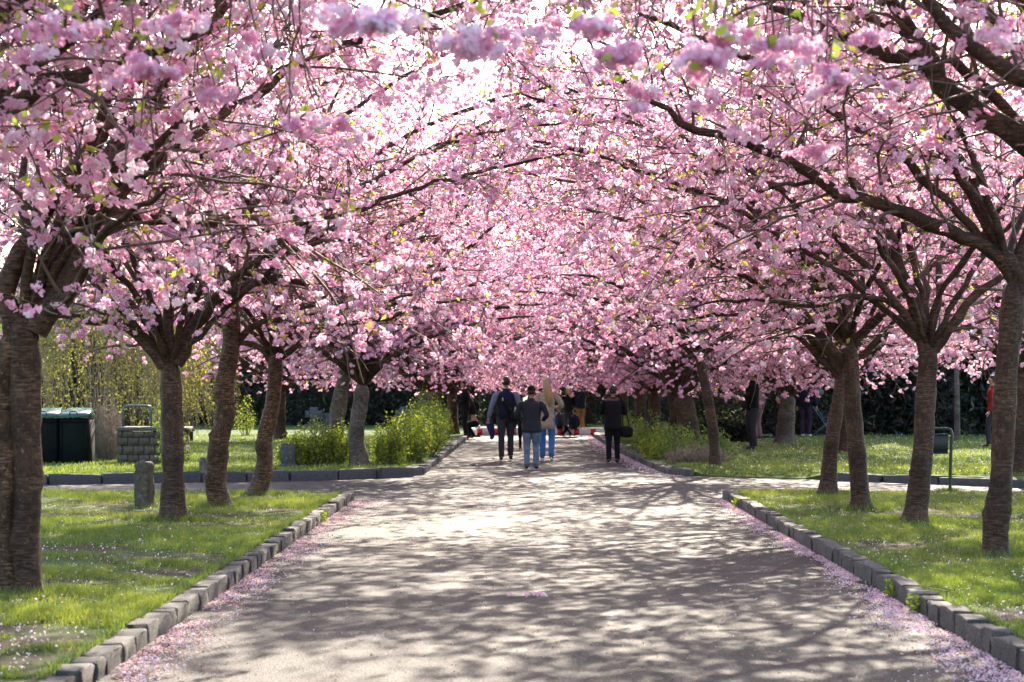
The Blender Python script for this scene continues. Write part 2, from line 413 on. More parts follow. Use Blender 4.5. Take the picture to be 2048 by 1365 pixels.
def cluster_templates(seed, nt, npom, nq, r, half):
    rng = np.random.RandomState(seed); T = []; tint = []
    for k in range(nt):
        Q = []; tt = []
        for p in range(npom):
            a = rng.uniform(0, 6.28); rr = rng.uniform(.015, .055); c = np.array([rr * math.cos(a), rr * math.sin(a), -.03 - rng.uniform(0, .045)])
            s = rng.uniform(.8, 1.2)
            base = rng.uniform(.15, .85)
            for q in range(nq):
                d = unit(rng.normal(0, 1, 3)); n = unit(d + rng.normal(0, .34, 3)); u = unit(np.cross(n, rng.normal(0, 1, 3))); v = np.cross(n, u)
                h = half * s * rng.uniform(.8, 1.2); o = c + d * r * s * rng.uniform(.6, 1.0)
                f = h * rng.uniform(-.7, .1)
                Q += [o - u * h * .7 - v * h, o + u * h - v * h * .3 + n * f, o + u * h * .5 + v * h, o - u * h + v * h * .6 + n * f * .6]
                tt.append(base + rng.uniform(-.25, .25))
        T.append(Q); tint.append(tt)
    return np.array(T), np.array(tint)
TPL = {'near': cluster_templates(1, 30, 3, 7, .026, .0150), 'mid': cluster_templates(2, 30, 2, 10, .027, .0145), 'far': cluster_templates(3, 24, 2, 6, .030, .021), 'hang': cluster_templates(4, 24, 3, 14, .030, .0135)}
def scatter(rng, pos, tpl, smin=.75, smax=1.25, tint_shift=0.0):
    T, tt = tpl; K = len(pos); idx = rng.randint(0, len(T), K); a = rng.uniform(0, 6.283, K); s = rng.uniform(smin, smax, K)
    V = T[idx] * s[:, None, None]; c, si = np.cos(a)[:, None], np.sin(a)[:, None]
    tx, ty = rng.normal(0, .35, (2, K))
    x = V[..., 0] * c - V[..., 1] * si; y = V[..., 0] * si + V[..., 1] * c; z = V[..., 2]
    x = x - z * tx[:, None]; y = y - z * ty[:, None]
    V = np.stack([x, y, z], -1) + pos[:, None]
    tint = np.clip(tt[idx] + rng.uniform(-.2, .2, K)[:, None] + tint_shift, 0, 1)
    V = V.reshape(-1, 3); F = np.arange(len(V)).reshape(-1, 4); return V, F, tint.ravel()
def leaf_quads(rng, pos, h, spread=.04, up=0.0, fold=.4, aspect=.55):
    K = len(pos); n = unit(rng.normal(0, 1, (K, 3)) + np.array([0, 0, up])); u = unit(np.cross(n, rng.normal(0, 1, (K, 3)))); v = np.cross(n, u)
    hh = (h * rng.uniform(.6, 1.3, K))[:, None]; o = pos + rng.normal(0, spread, (K, 3))
    V = np.stack([o - u * hh, o - v * hh * aspect + n * hh * fold * .5, o + u * hh, o + v * hh * aspect + n * hh * fold * .5], 1).reshape(-1, 3)
    return V, np.arange(K * 4).reshape(-1, 4)

def random_limb(rng, o, az, L, el0, el1, r0, wig=.12):
    k = 7; pts = [np.array(o, float)]; p = pts[0].copy()
    for i in range(k):
        u = i / (k - 1); el = el0 * (1 - u) + el1 * u; a = az + rng.normal(0, wig)
        p = p + L / k * np.array([math.cos(a) * math.cos(el), math.sin(a) * math.cos(el), math.sin(el)]) + rng.normal(0, .03, 3); pts.append(p)
        az += rng.normal(0, wig * .6)
    return (pts, r0, max(.012, r0 * .16))

def crown(seed, limbs, tpl='mid', sec_len=1.5, sec_step=.27, ter_step=.16, ter_len=.62, cl_step=.125, keep=None, leaf_n=.17, tint_shift=0.0, origin=(0, 0, 0), uprise=.14, first=.18, thin=.28):
    """limbs: list of (points, r0, r1). Returns dict of meshes relative to origin."""
    rng = np.random.RandomState(seed); origin = np.array(origin, float); res = {'limb': []}; W = []; O = []; Dd = []; L = []; Rr = []
    for pts, r0, r1 in limbs:
        q = resample(pts, .16); q[1:-1] += rng.normal(0, .012, (len(q) - 2, 3))
        u = np.linspace(0, 1, len(q)); rad = r0 * (1 - u) ** .8 + r1 * u ** .6 * 1.0; rad = np.maximum(rad, r1)
        rad *= 1 + .10 * np.sin(u * 37 + seed) * (rng.uniform(0, 1, len(q)) * .6 + .4)
        prof = 1 + .07 * rng.normal(0, 1, (len(q), 10))
        V, F = tube_np(q - origin, rad, 10, prof)
        me = mesh_np('limb', V, F, M['bark'], smooth=True); res['limb'].append(me)
        Ls = np.linalg.norm(np.diff(q, axis=0), axis=1).sum(); n = max(3, int(Ls / sec_step)); t, _, _ = frames(q)
        for uu in np.linspace(first, 1, n):
            uu = min(1, max(0, uu + rng.normal(0, .02))); i = uu * (len(q) - 1); i0 = int(i); i1 = min(i0 + 1, len(q) - 1); f = i - i0
            o = q[i0] * (1 - f) + q[i1] * f; tt = t[i0]; w = rng.normal(0, 1, 3) * np.array([1, 1, .75]); w = unit(w - tt * w.dot(tt))
            O.append(o); Dd.append(unit(tt * rng.uniform(.25, .9) + w + np.array([0, 0, uprise]))); L.append(sec_len * rng.uniform(.55, 1.25) * (1 - .35 * abs(uu - .55)))
            Rr.append(max(.007, min(.019, rad[i0] * .4)))
    O = np.array(O); Dd = np.array(Dd); L = np.array(L); Rr = np.array(Rr)
    S = curve_batch(rng, O, Dd, L, 7, .20, .10); K = len(S)
    if keep is not None:
        ok = keep(S[:, -1]) | keep(S[:, 3]); S, L, Rr = S[ok], L[ok], Rr[ok]; K = len(S)
    sr = Rr[:, None] * np.linspace(1, .28, 7)[None]
    W.append(batch_tubes(S - origin, sr, 4))
    # tertiary twigs along the secondaries
    cnt = np.maximum(2, (L / ter_step).astype(int)); O2 = []; D2 = []
    for k in range(K):
        us = rng.uniform(.12, 1, cnt[k]); i = us * 6; i0 = np.minimum(i.astype(int), 5); f = (i - i0)[:, None]
        o = S[k][i0] * (1 - f) + S[k][i0 + 1] * f; d = unit(S[k][i0 + 1] - S[k][i0]); w = rng.normal(0, 1, d.shape); w = unit(w - d * (w * d).sum(1, keepdims=True))
        O2.append(o); D2.append(unit(d * .6 + w * .9 + np.array([0, 0, .05])))
    O2 = np.vstack(O2); D2 = np.vstack(D2); L2 = ter_len * rng.uniform(.4, 1.35, len(O2))
    T = curve_batch(rng, O2, D2, L2, 3, .25, .15)
    if keep is not None:
        ok = keep(T[:, -1]) & keep(T[:, 1]); T, L2 = T[ok], L2[ok]
    W.append(batch_tubes(T - origin, np.linspace(.0052, .0022, 3)[None].repeat(len(T), 0) * rng.uniform(.8, 1.3, (len(T), 1)), 3))
    V = np.vstack([w[0] for w in W]); F = np.vstack([W[0][1], W[1][1] + len(W[0][0])])
    res['twigs'] = mesh_np('twigs', V, F, M['twig'])
    # clusters
    n = np.maximum(1, (L2 / cl_step).astype(int)); rep = np.repeat(np.arange(len(T)), n); u = rng.uniform(.2, 1.0, len(rep)) * 2
    i0 = np.minimum(u.astype(int), 1); f = (u - i0)[:, None]; C = T[rep, i0] * (1 - f) + T[rep, i0 + 1] * f
    # bare twigs here and there so that the crown has gaps
    dens = fnoise(C[:, 0] * 1.3 + C[:, 2], C[:, 1] * 1.3 - C[:, 2] * .7, seed); C = C[rng.uniform(-.95, .9, len(C)) < dens + thin]
    if keep is not None: C = C[keep(C)]
    V, F, tint = scatter(rng, C - origin, TPL[tpl], tint_shift=tint_shift)
    res['blossom'] = mesh_np('blossom', V, F, M['petal'], attr=tint); res['n'] = len(C)
    Lc = C[rng.uniform(0, 1, len(C)) < leaf_n] - origin; Lc = np.repeat(Lc, 3, 0)
    V, F = leaf_quads(rng, Lc, .034, .035); res['leaves'] = mesh_np('leaves', V, F, M['leaf'], attr=rng.uniform(0, 1, len(F)))
    return res
def trunk_mesh(name, pts, r0, r1, seed, mat, burrs=(), flare=.35, base=(0, 0, 0), n=22):
    rng = np.random.RandomState(seed); q = resample(pts, .055); k = len(q); s = np.linspace(0, 1, k)
    h = q[:, 2] - q[0, 2]; rad = r0 + (r1 - r0) * s; rad = rad * (1 + flare * np.exp(-h / .13))
    rad[-1] *= .35; rad[-2] *= .75; rad[-3] *= .93
    a = np.arange(n) * 2 * math.pi / n
    prof = np.ones((k, n)); ph = rng.uniform(0, 6.28, 6)
    prof += .05 * np.sin(3 * a[None] + ph[0] + h[:, None] * 2.1) + .035 * np.sin(5 * a[None] + ph[1] - h[:, None] * 3.7) + .02 * rng.normal(0, 1, (k, n))
    prof += .34 * np.exp(-h / .11)[:, None] * np.maximum(0, np.sin(5 * a[None] + ph[2])); prof += .05 * np.sin(2 * a[None] + 5.5 * h[:, None] + ph[3]) * np.sin(h[:, None] * 4.3 + ph[4]); rad = rad * (1 + .035 * np.sin(h * 7.3 + ph[5]) + .03 * np.sin(h * 17.1 + ph[4]))
    for hb, ab, amp, w in burrs:   # height, angle, size, spread
        da = (a[None] - ab + math.pi) % (2 * math.pi) - math.pi
        g = np.exp(-((h[:, None] - hb) / w) ** 2 - (da / 1.1) ** 2); prof += amp * g * (1 + .35 * rng.normal(0, 1, (k, n)))
    V, F = tube_np(q - np.array(base), rad, n, prof)
    me = mesh_np(name, V, F, mat, smooth=True); return me
TREES = []
def assemble(label, base, trunk, cr, off=(0, 0, 0), rz=0, group='cherry trees lining the avenue', extra=None, tilt=0):
    root = tag(empty('cherry_tree', base), label, 'cherry tree', group)
    for me in ([trunk] if not isinstance(trunk, list) else trunk): link('trunk', me, root)
    def put(n, me, kind=None):
        o = link(n, me, root); o.location = tuple(float(v) for v in off); o.rotation_euler = (0, 0, rz)
        if kind: o['kind'] = kind
    for me in cr['limb']: put('limb', me)
    put('twigs', cr['twigs'], 'stuff'); put('blossom', cr['blossom'], 'stuff'); put('leaves', cr['leaves'], 'stuff')
    if extra is not None:
        cr = extra; rz = rz + 2.2
        for me in cr['limb']: put('limb', me)
        put('twigs', cr['twigs'], 'stuff'); put('blossom', cr['blossom'], 'stuff')
    TREES.append(root); return root
GEN = []
for k in range(3):
    rng = np.random.RandomState(170 + k); LL = []
    for j in range(6):
        LL.append(random_limb(rng, [0, 0, -.05], j * 1.047 + rng.uniform(-.3, .3), rng.uniform(4.8, 5.9), R(rng.uniform(42, 64)), R(rng.uniform(0, 14)), .034))
    LL.append(random_limb(rng, [0, 0, -.05], rng.uniform(0, 6), 5.2, R(78), R(52), .036))
    GEN.append(crown(400 + k, LL, 'mid', sec_step=.25, leaf_n=.12, uprise=.10, first=.28, thin=.1, keep=lambda p: p[..., 2] > .1)); print('GEN', k, GEN[-1]['n'])
def px3(D, lst):   # (px, py[, dD]) -> world
    return [P(a[0], a[1], D + (a[2] if len(a) > 2 else 0)) for a in lst]
def hero(label, D, tr, r0, r1, limbs, rnd, seed, bark='bark', burrs=(), tpl='mid', keep=None, flare=.5, second=None, gen=True, **kw):
    """tr: trunk pixels; limbs: [(pixels, r0, r1)]; rnd: [(azimuth deg, length, el0, el1, r0)] grown from the fork"""
    keep = keep or (lambda p: p[..., 2] > 2.02 + .25 * np.sin(p[..., 0] * 2.1) * np.sin(p[..., 1] * 1.7)); rng = np.random.RandomState(seed); T = px3(D, tr); base = T[0].copy(); base[2] = ground_z(base[0], base[1]); T[0][2] = base[2] - .06
    tr_me = [trunk_mesh('trunk', T, r0, r1, seed, M[bark], burrs, flare, base)]
    if second: 
        T2 = px3(D, second[0]); T2[0][2] = base[2] - .06; tr_me.append(trunk_mesh('trunk', T2, second[1], second[2], seed + 5, M['bark_rough'], second[3], flare, base))
    LL = [(px3(D, l), a, b) for l, a, b in limbs]; fork = T[-1] - np.array([0, 0, .06])
    for az, L, e0, e1, rr in rnd: LL.append(random_limb(rng, fork, R(az), L, R(e0), R(e1), rr * .72))
    LL.append(random_limb(rng, fork, R(rng.uniform(-25, 25)) + (math.pi if base[0] > 0 else 0), 5.6, R(54), R(8), .042)); LL.append(random_limb(rng, fork, R(rng.uniform(-60, 60)) + (math.pi if base[0] > 0 else 0), 5.4, R(70), R(22), .038))
    if not gen:
        for da, ee in ((-35, 66), (-10, 62), (15, 70), (38, 64)): LL.append(random_limb(rng, fork, R(da) * (1 if base[0] < 0 else -1) + (math.pi if base[0] > 0 else 0), 6.2, R(ee), R(12), .036))
    cr = crown(seed, LL, tpl, origin=base, keep=keep, thin=.28 if gen else .26, **kw)
    print('TREE', label[:40], 'clusters', cr['n'])
    root = assemble(label, base, tr_me, cr)
    if gen:
        g = GEN[seed % 3]; off = T[-1] - base
        for nm, mes, kd in (('limb', g['limb'], None), ('twigs', [g['twigs']], 'stuff'), ('blossom', [g['blossom']], 'stuff'), ('leaves', [g['leaves']], 'stuff')):
            for me in mes:
                o = link(nm, me, root); o.location = tuple(float(v) for v in off); o.rotation_euler = (0, 0, seed * 2.1)
                if kd: o['kind'] = kd
    return root

zcut = lambda z: (lambda p: p[..., 2] > z)
hero('thick twin-stemmed cherry tree at the left edge with two big forking limbs', 15.4,
     [(57, 1192), (52, 1060), (55, 950), (50, 840), (48, 740), (45, 670), (46, 630)], .095, .12,
     [([(28, 680), (15, 610), (25, 545), (65, 470), (110, 395), (160, 320, .4), (215, 250, 1)], .085, .02),
      ([(70, 665), (115, 590), (160, 515), (205, 455), (255, 432, .1), (330, 432, .3), (420, 442, .5), (520, 440, .8), (640, 425, 1.2)], .098, .015),
      ([(160, 520), (205, 425, -.3), (262, 340, -.6), (330, 270, -1), (420, 190, -1.4)], .05, .014),
      ([(95, 630), (160, 560, -.8), (200, 470, -1.6), (330, 380, -2.2)], .04, .012)],
     [(160, 3.6, 60, 18, .05), (100, 4.6, 66, 22, .05), (60, 4.8, 55, 14, .05)], 11, bark='bark', gen=False,
     burrs=[(.45, 2.9, .35, .10), (.9, .2, .45, .07), (1.25, 3.0, .25, .05), (2.0, .3, .2, .1)], tpl='near',
     second=([(14, 1185), (8, 1060), (12, 930), (8, 800), (18, 710), (30, 660)], .085, .10, [(.6, 0, .5, .12), (.3, .4, .4, .08)]))
hero('cherry tree left of the path behind the stone post with a wide open fork', 23.8,
     [(348, 1043), (347, 950), (344, 850), (341, 770), (340, 722)], .128, .122,
     [([(328, 735), (300, 690), (268, 662), (215, 645), (130, 632), (50, 600, .3)], .075, .014),
      ([(342, 735), (336, 640), (345, 580), (312, 540), (290, 470), (300, 400)], .07, .014),
      ([(352, 728), (392, 650), (430, 600), (480, 578), (560, 556), (640, 575, .3), (730, 590, .6)], .075, .014),
      ([(395, 650), (450, 572, -.5), (520, 520, -1), (610, 490, -1.4), (700, 480, -2)], .05, .012)],
     [(100, 3.6, 50, 10, .05), (250, 3.4, 55, 15, .06), (200, 3.2, 60, 20, .05)], 12, burrs=[(.3, 1, .1, .2)])
hero('gnarled burred cherry tree between the two others on the near left lawn', 26.3,
     [(440, 1018), (432, 965), (436, 900), (452, 830), (450, 770), (462, 690), (461, 620), (464, 585)], .125, .105,
     [([(466, 700), (502, 655), (560, 640), (640, 602), (740, 608, .4), (830, 590, .8)], .05, .012),
      ([(463, 600), (442, 540), (420, 480), (450, 400, .5), (440, 320, 1)], .06, .012),
      ([(466, 600), (520, 545), (585, 480), (670, 432, -.4), (790, 400, -.8)], .06, .012)],
     [(80, 3.2, 45, 10, .05), (200, 3.4, 50, 12, .05), (280, 3.2, 45, 15, .05)], 13, bark='bark_rough',
     burrs=[(.35, 3.0, .4, .12), (.7, .1, .35, .14), (.95, 2.8, .3, .08), (1.5, 3, .2, .1)])
hero('leaning gnarled cherry tree with a flared foot at the left corner of the crossing', 29.2,
     [(512, 994), (528, 935), (528, 880), (545, 805), (551, 745), (550, 702)], .118, .10,
     [([(540, 722), (516, 692), (488, 686), (440, 650), (380, 640)], .05, .012),
      ([(556, 712), (576, 650), (560, 590), (582, 520), (600, 440, .5)], .06, .012),
      ([(562, 715), (600, 686), (660, 650), (760, 640), (850, 610, .4), (930, 600, .8)], .05, .012)],
     [(90, 3.0, 40, 5, .05), (270, 3.2, 45, 12, .05), (180, 3, 45, 15, .05), (30, 3.2, 50, 20, .05)], 14, bark='bark_rough', flare=.55,
     burrs=[(.45, .2, .40, .15), (.75, 3, .25, .1), (1.2, 0, .2, .1)])
hero('slanting slim cherry tree at the corner of the right lawn nearest the crossing', 29.2,
     [(1655, 993), (1661, 910), (1672, 830), (1681, 770), (1682, 742)], .118, .085,
     [([(1676, 755), (1640, 716), (1590, 672), (1540, 645), (1460, 628), (1380, 640), (1290, 655)], .045, .01),
      ([(1682, 745), (1672, 660, .3), (1620, 560, .8), (1580, 470, 1)], .05, .012)],
     [(90, 3.0, 45, 5, .05), (0, 3.2, 40, 5, .05), (180, 3.4, 50, 15, .045)], 21)
hero('straight cherry tree behind the slanting one on the right, many limbs from one fork', 25.8,
     [(1722, 1022), (1716, 920), (1706, 810), (1700, 730), (1698, 680)], .115, .10,
     [([(1692, 735), (1655, 690), (1612, 642), (1560, 612), (1500, 560, -.3), (1420, 530, -.6)], .065, .012),
      ([(1694, 700), (1640, 622), (1590, 572), (1530, 500, -.6), (1440, 450, -1), (1350, 420, -1.4)], .055, .012),
      ([(1698, 690), (1694, 620), (1655, 560), (1605, 500), (1590, 420, .4)], .055, .012),
      ([(1706, 705), (1730, 668), (1762, 640), (1800, 600), (1850, 560)], .035, .01)],
     [(80, 3.4, 40, 8, .05)], 22)
hero('cherry tree beside the green sign frame, forked in a wide V', 23.4,
     [(1830, 1047), (1840, 960), (1846, 880), (1850, 800), (1856, 730), (1857, 690)], .122, .105,
     [([(1850, 710), (1843, 650), (1822, 590), (1800, 530), (1780, 470), (1740, 400, .4), (1690, 340, .8)], .085, .016),
      ([(1864, 705), (1892, 665), (1928, 618), (1965, 580), (2030, 540), (2100, 500)], .065, .014),
      ([(1870, 692), (1902, 662), (1945, 648), (1978, 636)], .026, .012),
      ([(1838, 655), (1790, 612), (1740, 596), (1695, 592), (1620, 612), (1540, 602), (1440, 600), (1360, 620)], .035, .008)],
     [(80, 3.6, 45, 10, .05)], 23, burrs=[(.62, 2.9, .28, .09), (.1, 3.5, .2, .1)])
hero('tall cherry tree with a bulge low on its trunk, nearest on the right lawn', 18.8,
     [(1993, 1117), (1990, 1060), (1998, 1000), (2004, 930), (2010, 830), (2014, 740), (2022, 650), (2028, 560)], .105, .10,
     [([(2040, 590), (2030, 530), (1985, 500), (1930, 478), (1870, 450), (1800, 422), (1700, 394), (1642, 362), (1592, 330), (1490, 285, -.4), (1400, 260, -.6), (1300, 200, -.8), (1210, 130, -1.2)], .075, .014),
      ([(2028, 580), (2050, 480), (2110, 380), (2200, 300)], .07, .014),
      ([(1640, 365), (1560, 372, .5), (1480, 400, 1), (1380, 420, 1.4)], .022, .008)],
     [(70, 4.2, 50, 12, .05), (130, 4.8, 62, 22, .05)], 24, tpl='near', gen=False,
     burrs=[(.50, 2.2, .22, .10), (.50, .3, .28, .12), (.52, 4.4, .22, .1)])

# trees standing beside the camera: outside the picture but their limbs reach into it
inview = lambda p: (np.abs(p[..., 0]) < .27 * p[..., 1] + .5)
def near_keep(zc):
    return lambda p: (p[..., 2] > zc) | ((p[..., 2] > zc - .8) & ~inview(p))
hero('cherry tree beyond the right edge whose thick limbs cross the upper right corner', 13.4,
     [(2420, 1230), (2415, 1000), (2412, 800), (2410, 640)], .12, .11,
     [([(2405, 660), (2300, 470), (2160, 360), (2048, 292), (1965, 232), (1895, 180), (1862, 120), (1820, 60), (1775, -10)], .105, .035),
      ([(1905, 185), (1840, 118, .1), (1770, 98, .2), (1690, 75, .3), (1610, 35, .4), (1540, 15, .5)], .050, .02),
      ([(2410, 640), (2330, 330, -.8), (2200, 200, -.8), (2048, 158, -.8), (1960, 110, -.8), (1890, 50, -.8), (1830, -30, -.8)], .085, .03)],
     [(110, 4.6, 66, 30, .05)], 25, tpl='near', gen=False, keep=lambda p: (p[..., 2] > 2.9) & ((p[..., 2] > 3.35) | (p[..., 0] > 3)))
hero('cherry tree beyond the left edge whose limb reaches in at the upper left', 12.0,
     [(-390, 1290), (-395, 1050), (-400, 820), (-400, 610)], .12, .11,
     [([(-395, 640), (-230, 400), (-70, 262), (30, 208), (95, 170), (170, 148), (240, 130), (330, 95), (420, 60)], .085, .018),
      ([(-400, 600), (-200, 260, .8), (-40, 90, .8), (60, 10, .8), (120, -60, .8)], .075, .03)],
     [(80, 4.6, 60, 22, .05)], 26, tpl='near', gen=False, keep=lambda p: (p[..., 2] > 2.95) & ((p[..., 2] > 3.3) | (p[..., 0] < -2.2)))
def beside(label, x, y, seed, clumps):
    """nearby tree above the camera: drooping shoots end in the blossom clumps seen at the top of the picture"""
    rng = np.random.RandomState(seed); base = np.array([x, y, ground_z(x, y)]); tr = [base - [0, 0, .06], base + [0, 0, .9], base + [.03, .05, 1.6], base + [0, 0, 2.1]]
    LL = []
    for az in (20, 75, 130, 185, 240, 300): LL.append(random_limb(rng, base + [0, 0, 2.0], R(az), 4.2, R(68), R(14), .08))
    cr = crown(seed, LL, 'near', origin=base, keep=lambda p: (p[..., 2] > EYE + .195 * np.maximum(p[..., 1], 7.5) + .1), first=.35, sec_step=.5)
    C = []; PT = []
    for (px, py, D, w, h, n) in clumps:
        w *= .8; h *= .75; n = int(n * .9); D *= 1.06
        c = P(px, py, D); s = w * D / FPX / 2; v = h * D / FPX / 2
        C.append(c + rng.normal(0, .5, (n, 3)) * [s, s * .9, v])
        top = c + [rng.normal(0, .25), rng.normal(0, .25), 1.3]
        for k in range(3):
            q = np.linspace(0, 1, 6)[:, None]; PT.append(top * (1 - q) + (c + rng.normal(0, .4, 3) * [s, s, v]) * q + np.sin(q * 3.14) * rng.normal(0, .12, 3))
    C = np.vstack(C)
    V, F, t = scatter(rng, C - base, TPL['hang'], .6, 1.0, tint_shift=-.05); PT = np.array(PT)
    V2, F2 = batch_tubes(PT - base, np.linspace(.008, .003, 6)[None].repeat(len(PT), 0), 4)
    root = assemble(label, base, trunk_mesh('trunk', tr, .12, .11, seed, M['bark'], base=base), cr)
    tag(link('hanging_blossom', mesh_np('hanging_blossom', V, F, M['petal'], attr=t), root), kind='stuff')
    tag(link('hanging_shoots', mesh_np('hanging_shoots', V2, F2, M['twig']), root), kind='stuff')
    l = C[rng.randint(0, len(C), 90)]; V, F = leaf_quads(rng, l - base + [0, 0, .06], .032, .05)
    tag(link('hanging_leaves', mesh_np('hanging_leaves', V, F, M['leaf'], attr=rng.uniform(0, .7, len(F))), root), kind='stuff')
beside('cherry tree nearest on the left, its blossom clumps hanging into the top of the view', -4.1, 8.0, 31,
       [(950, 62, 7.2, 170, 60, 22), (690, 12, 6.6, 130, 50, 16), (780, 20, 6.4, 120, 60, 16), (300, 125, 8.5, 150, 80, 20), (660, 245, 10.5, 110, 70, 16), (280, 272, 11, 60, 50, 8),
        (590, 240, 10, 90, 60, 10), (130, 40, 8.5, 140, 70, 14), (420, 175, 10.5, 150, 70, 18), (90, 375, 13, 110, 40, 10), (860, 150, 12, 120, 50, 9), (520, 80, 10, 120, 60, 10), (360, 30, 8.5, 140, 60, 12)])
beside('cherry tree nearest on the right, its blossom clumps hanging into the top of the view', 4.2, 8.3, 32,
       [(1240, 92, 7.6, 110, 60, 16), (1410, 95, 7.4, 120, 55, 16), (1460, 55, 7.6, 110, 60, 16), (1560, 85, 7.9, 170, 90, 26), (1190, 30, 7.0, 70, 70, 10), (1650, 130, 8.2, 90, 70, 14),
        (1265, 175, 9.5, 80, 60, 12), (1480, 250, 11, 60, 50, 8), (1620, 285, 11.5, 90, 60, 12), (1870, 262, 12, 60, 60, 9), (1985, 55, 9, 70, 90, 12), (1420, 195, 10.5, 90, 60, 10), (1080, 45, 9.5, 70, 50, 8), (1750, 60, 9.5, 80, 50, 8)])

# far cherry trees: five crowns grown once, each tree its own trunk
FAR = []
for k in range(3):
    rng = np.random.RandomState(70 + k); LL = []
    for j in range(8):
        az = j * .785 + rng.uniform(-.3, .3); low = j % 2 == 0
        LL.append(random_limb(rng, [0, 0, -.05], az, rng.uniform(3.8, 4.6) if low else rng.uniform(5.0, 6.2), R(rng.uniform(32, 44) if low else rng.uniform(58, 74)), R(rng.uniform(-4, 6) if low else rng.uniform(18, 34)), .055))
    LL.append(random_limb(rng, [0, 0, -.05], rng.uniform(0, 6), 5.6, R(80), R(62), .06))
    FAR.append(crown(300 + k, LL, 'far', sec_len=1.5, sec_step=.27, ter_step=.17, ter_len=.65, cl_step=.12, leaf_n=.08, uprise=.04, tint_shift=-.1, thin=.12, keep=lambda p: p[..., 2] > -.12 + .12 * np.sin(p[..., 0] * 2.3) * np.cos(p[..., 1] * 1.9)))
    print('FAR', k, FAR[-1]['n'])
def far_tree(label, D, tr, r0, k, rz, bark='bark', burrs=(), group='cherry trees lining the avenue', zb=.13, tilt=None):
    T = px3(D, tr); base = T[0].copy(); base[2] = ground_z(base[0], base[1]); T[0][2] = base[2] - .06
    me = trunk_mesh('trunk', T, r0, r0 * .85, k + 50, M[bark], burrs, .3, base, 14)
    return assemble(label, base, me, FAR[k % 3], off=T[-1] - base, rz=rz, group=group, extra=FAR[(k + 1) % 3])
far_tree('leaning yellowish cherry trunk right behind the kerb, between the two green bushes', 39.0, [(722, 935), (712, 870), (722, 800), (724, 765)], .155, 0, .3, 'bark_pale', [(.15, 2.8, .3, .15)])
far_tree('grey cherry trunk rising out of the left green bush and leaning right', 41.0, [(664, 915), (672, 850), (683, 780), (698, 722)], .16, 1, 1.9, 'bark_pale')
far_tree('cherry tree rising behind the second green bush at the left edge of the avenue', 50.0, [(843, 895), (846, 830), (852, 780)], .19, 2, 4.0, 'bark_pale')
far_tree('cherry tree on the left of the avenue behind the man looking at his phone', 57.0, [(868, 880), (872, 830), (876, 778)], .19, 3, 5.1)
far_tree('cherry tree far down the left of the avenue beside the barriers', 64.0, [(905, 870), (905, 820), (903, 785)], .18, 4, 2.2)
far_tree('thin leaning cherry tree standing alone at the front edge of the right lawn', 39.0, [(1430, 932), (1426, 860), (1413, 780), (1397, 712)], .105, 3, .9, 'bark')
far_tree('thick dark cherry tree behind the low planting right of the avenue', 46.5, [(1388, 905), (1374, 840), (1362, 790)], .25, 0, 3.1, 'bark')
far_tree('dark cherry tree just left of the thick one on the right of the avenue', 51.0, [(1350, 892), (1352, 835), (1350, 785)], .20, 1, .2)
far_tree('cherry tree with a hollow in its trunk, right of the avenue', 55.0, [(1311, 882), (1308, 830), (1307, 780)], .17, 2, 2.6, 'bark')
far_tree('paired cherry tree further down the right of the avenue', 60.0, [(1284, 876), (1281, 825), (1281, 785)], .18, 4, 4.4)
far_tree('last cherry tree seen on the right of the avenue behind the woman in black', 66.0, [(1250, 868), (1247, 820), (1247, 785)], .16, 0, 5.4)
far_tree('broad cherry tree on the right lawn beside the picnic', 54.0, [(1568, 886), (1573, 830), (1577, 790)], .24, 2, 1.1, 'bark_pale', group='cherry trees on the lawn')
far_tree('cherry tree at the right edge behind the tall bulging trunk, across the side path', 35.5, [(2040, 948), (2038, 850), (2040, 740)], .19, 1, 5.9, 'bark', group='cherry trees on the lawn')
far_tree('cherry tree standing behind the weeping tree, left lawn', 58.0, [(560, 872), (560, 830), (562, 780)], .17, 3, 1.4, group='cherry trees on the lawn')
far_tree('cherry tree beyond the barriers, left of the gap at the end of the avenue', 78.0, [(935, 860), (935, 820), (935, 785)], .18, 1, 2.0)
far_tree('cherry tree beyond the barriers, right of the gap at the end of the avenue', 80.0, [(1215, 860), (1215, 820), (1215, 785)], .18, 2, .5)
far_tree('sunlit cherry tree closing the end of the avenue', 94.0, [(1060, 852), (1062, 820), (1062, 790)], .2, 4, 3.0)
for lb, px, D, hh, kk in (('tall pale blossoming tree beyond the end of the avenue, left of the gap', 985, 99.0, 4.4, 0), ('tall pale blossoming tree straight beyond the end of the avenue', 1075, 103.0, 4.8, 2), ('tall pale blossoming tree beyond the end of the avenue, right of the gap', 1165, 98.0, 4.2, 3)):
    x = (px - VX) * D / FPX; bs = np.array([x, D, -.05]); q = [bs, bs + [0, 0, 1.5], bs + [.05, 0, hh]]
    r_ = assemble(lb, bs, trunk_mesh('trunk', q, .26, .2, kk, M['bark'], (), .3, bs, 12), FAR[kk % 3], off=q[-1] - bs, rz=kk, group='trees beyond the avenue')
    for ch in r_.children:
        if not ch.name.startswith('trunk'): ch.scale = (1.35, 1.35, 1.35)
far_tree('cherry tree on the right lawn left of the folding chair', 47.0, [(1690, 905), (1690, 850), (1690, 760)], .13, 4, 2.0, group='cherry trees on the lawn')

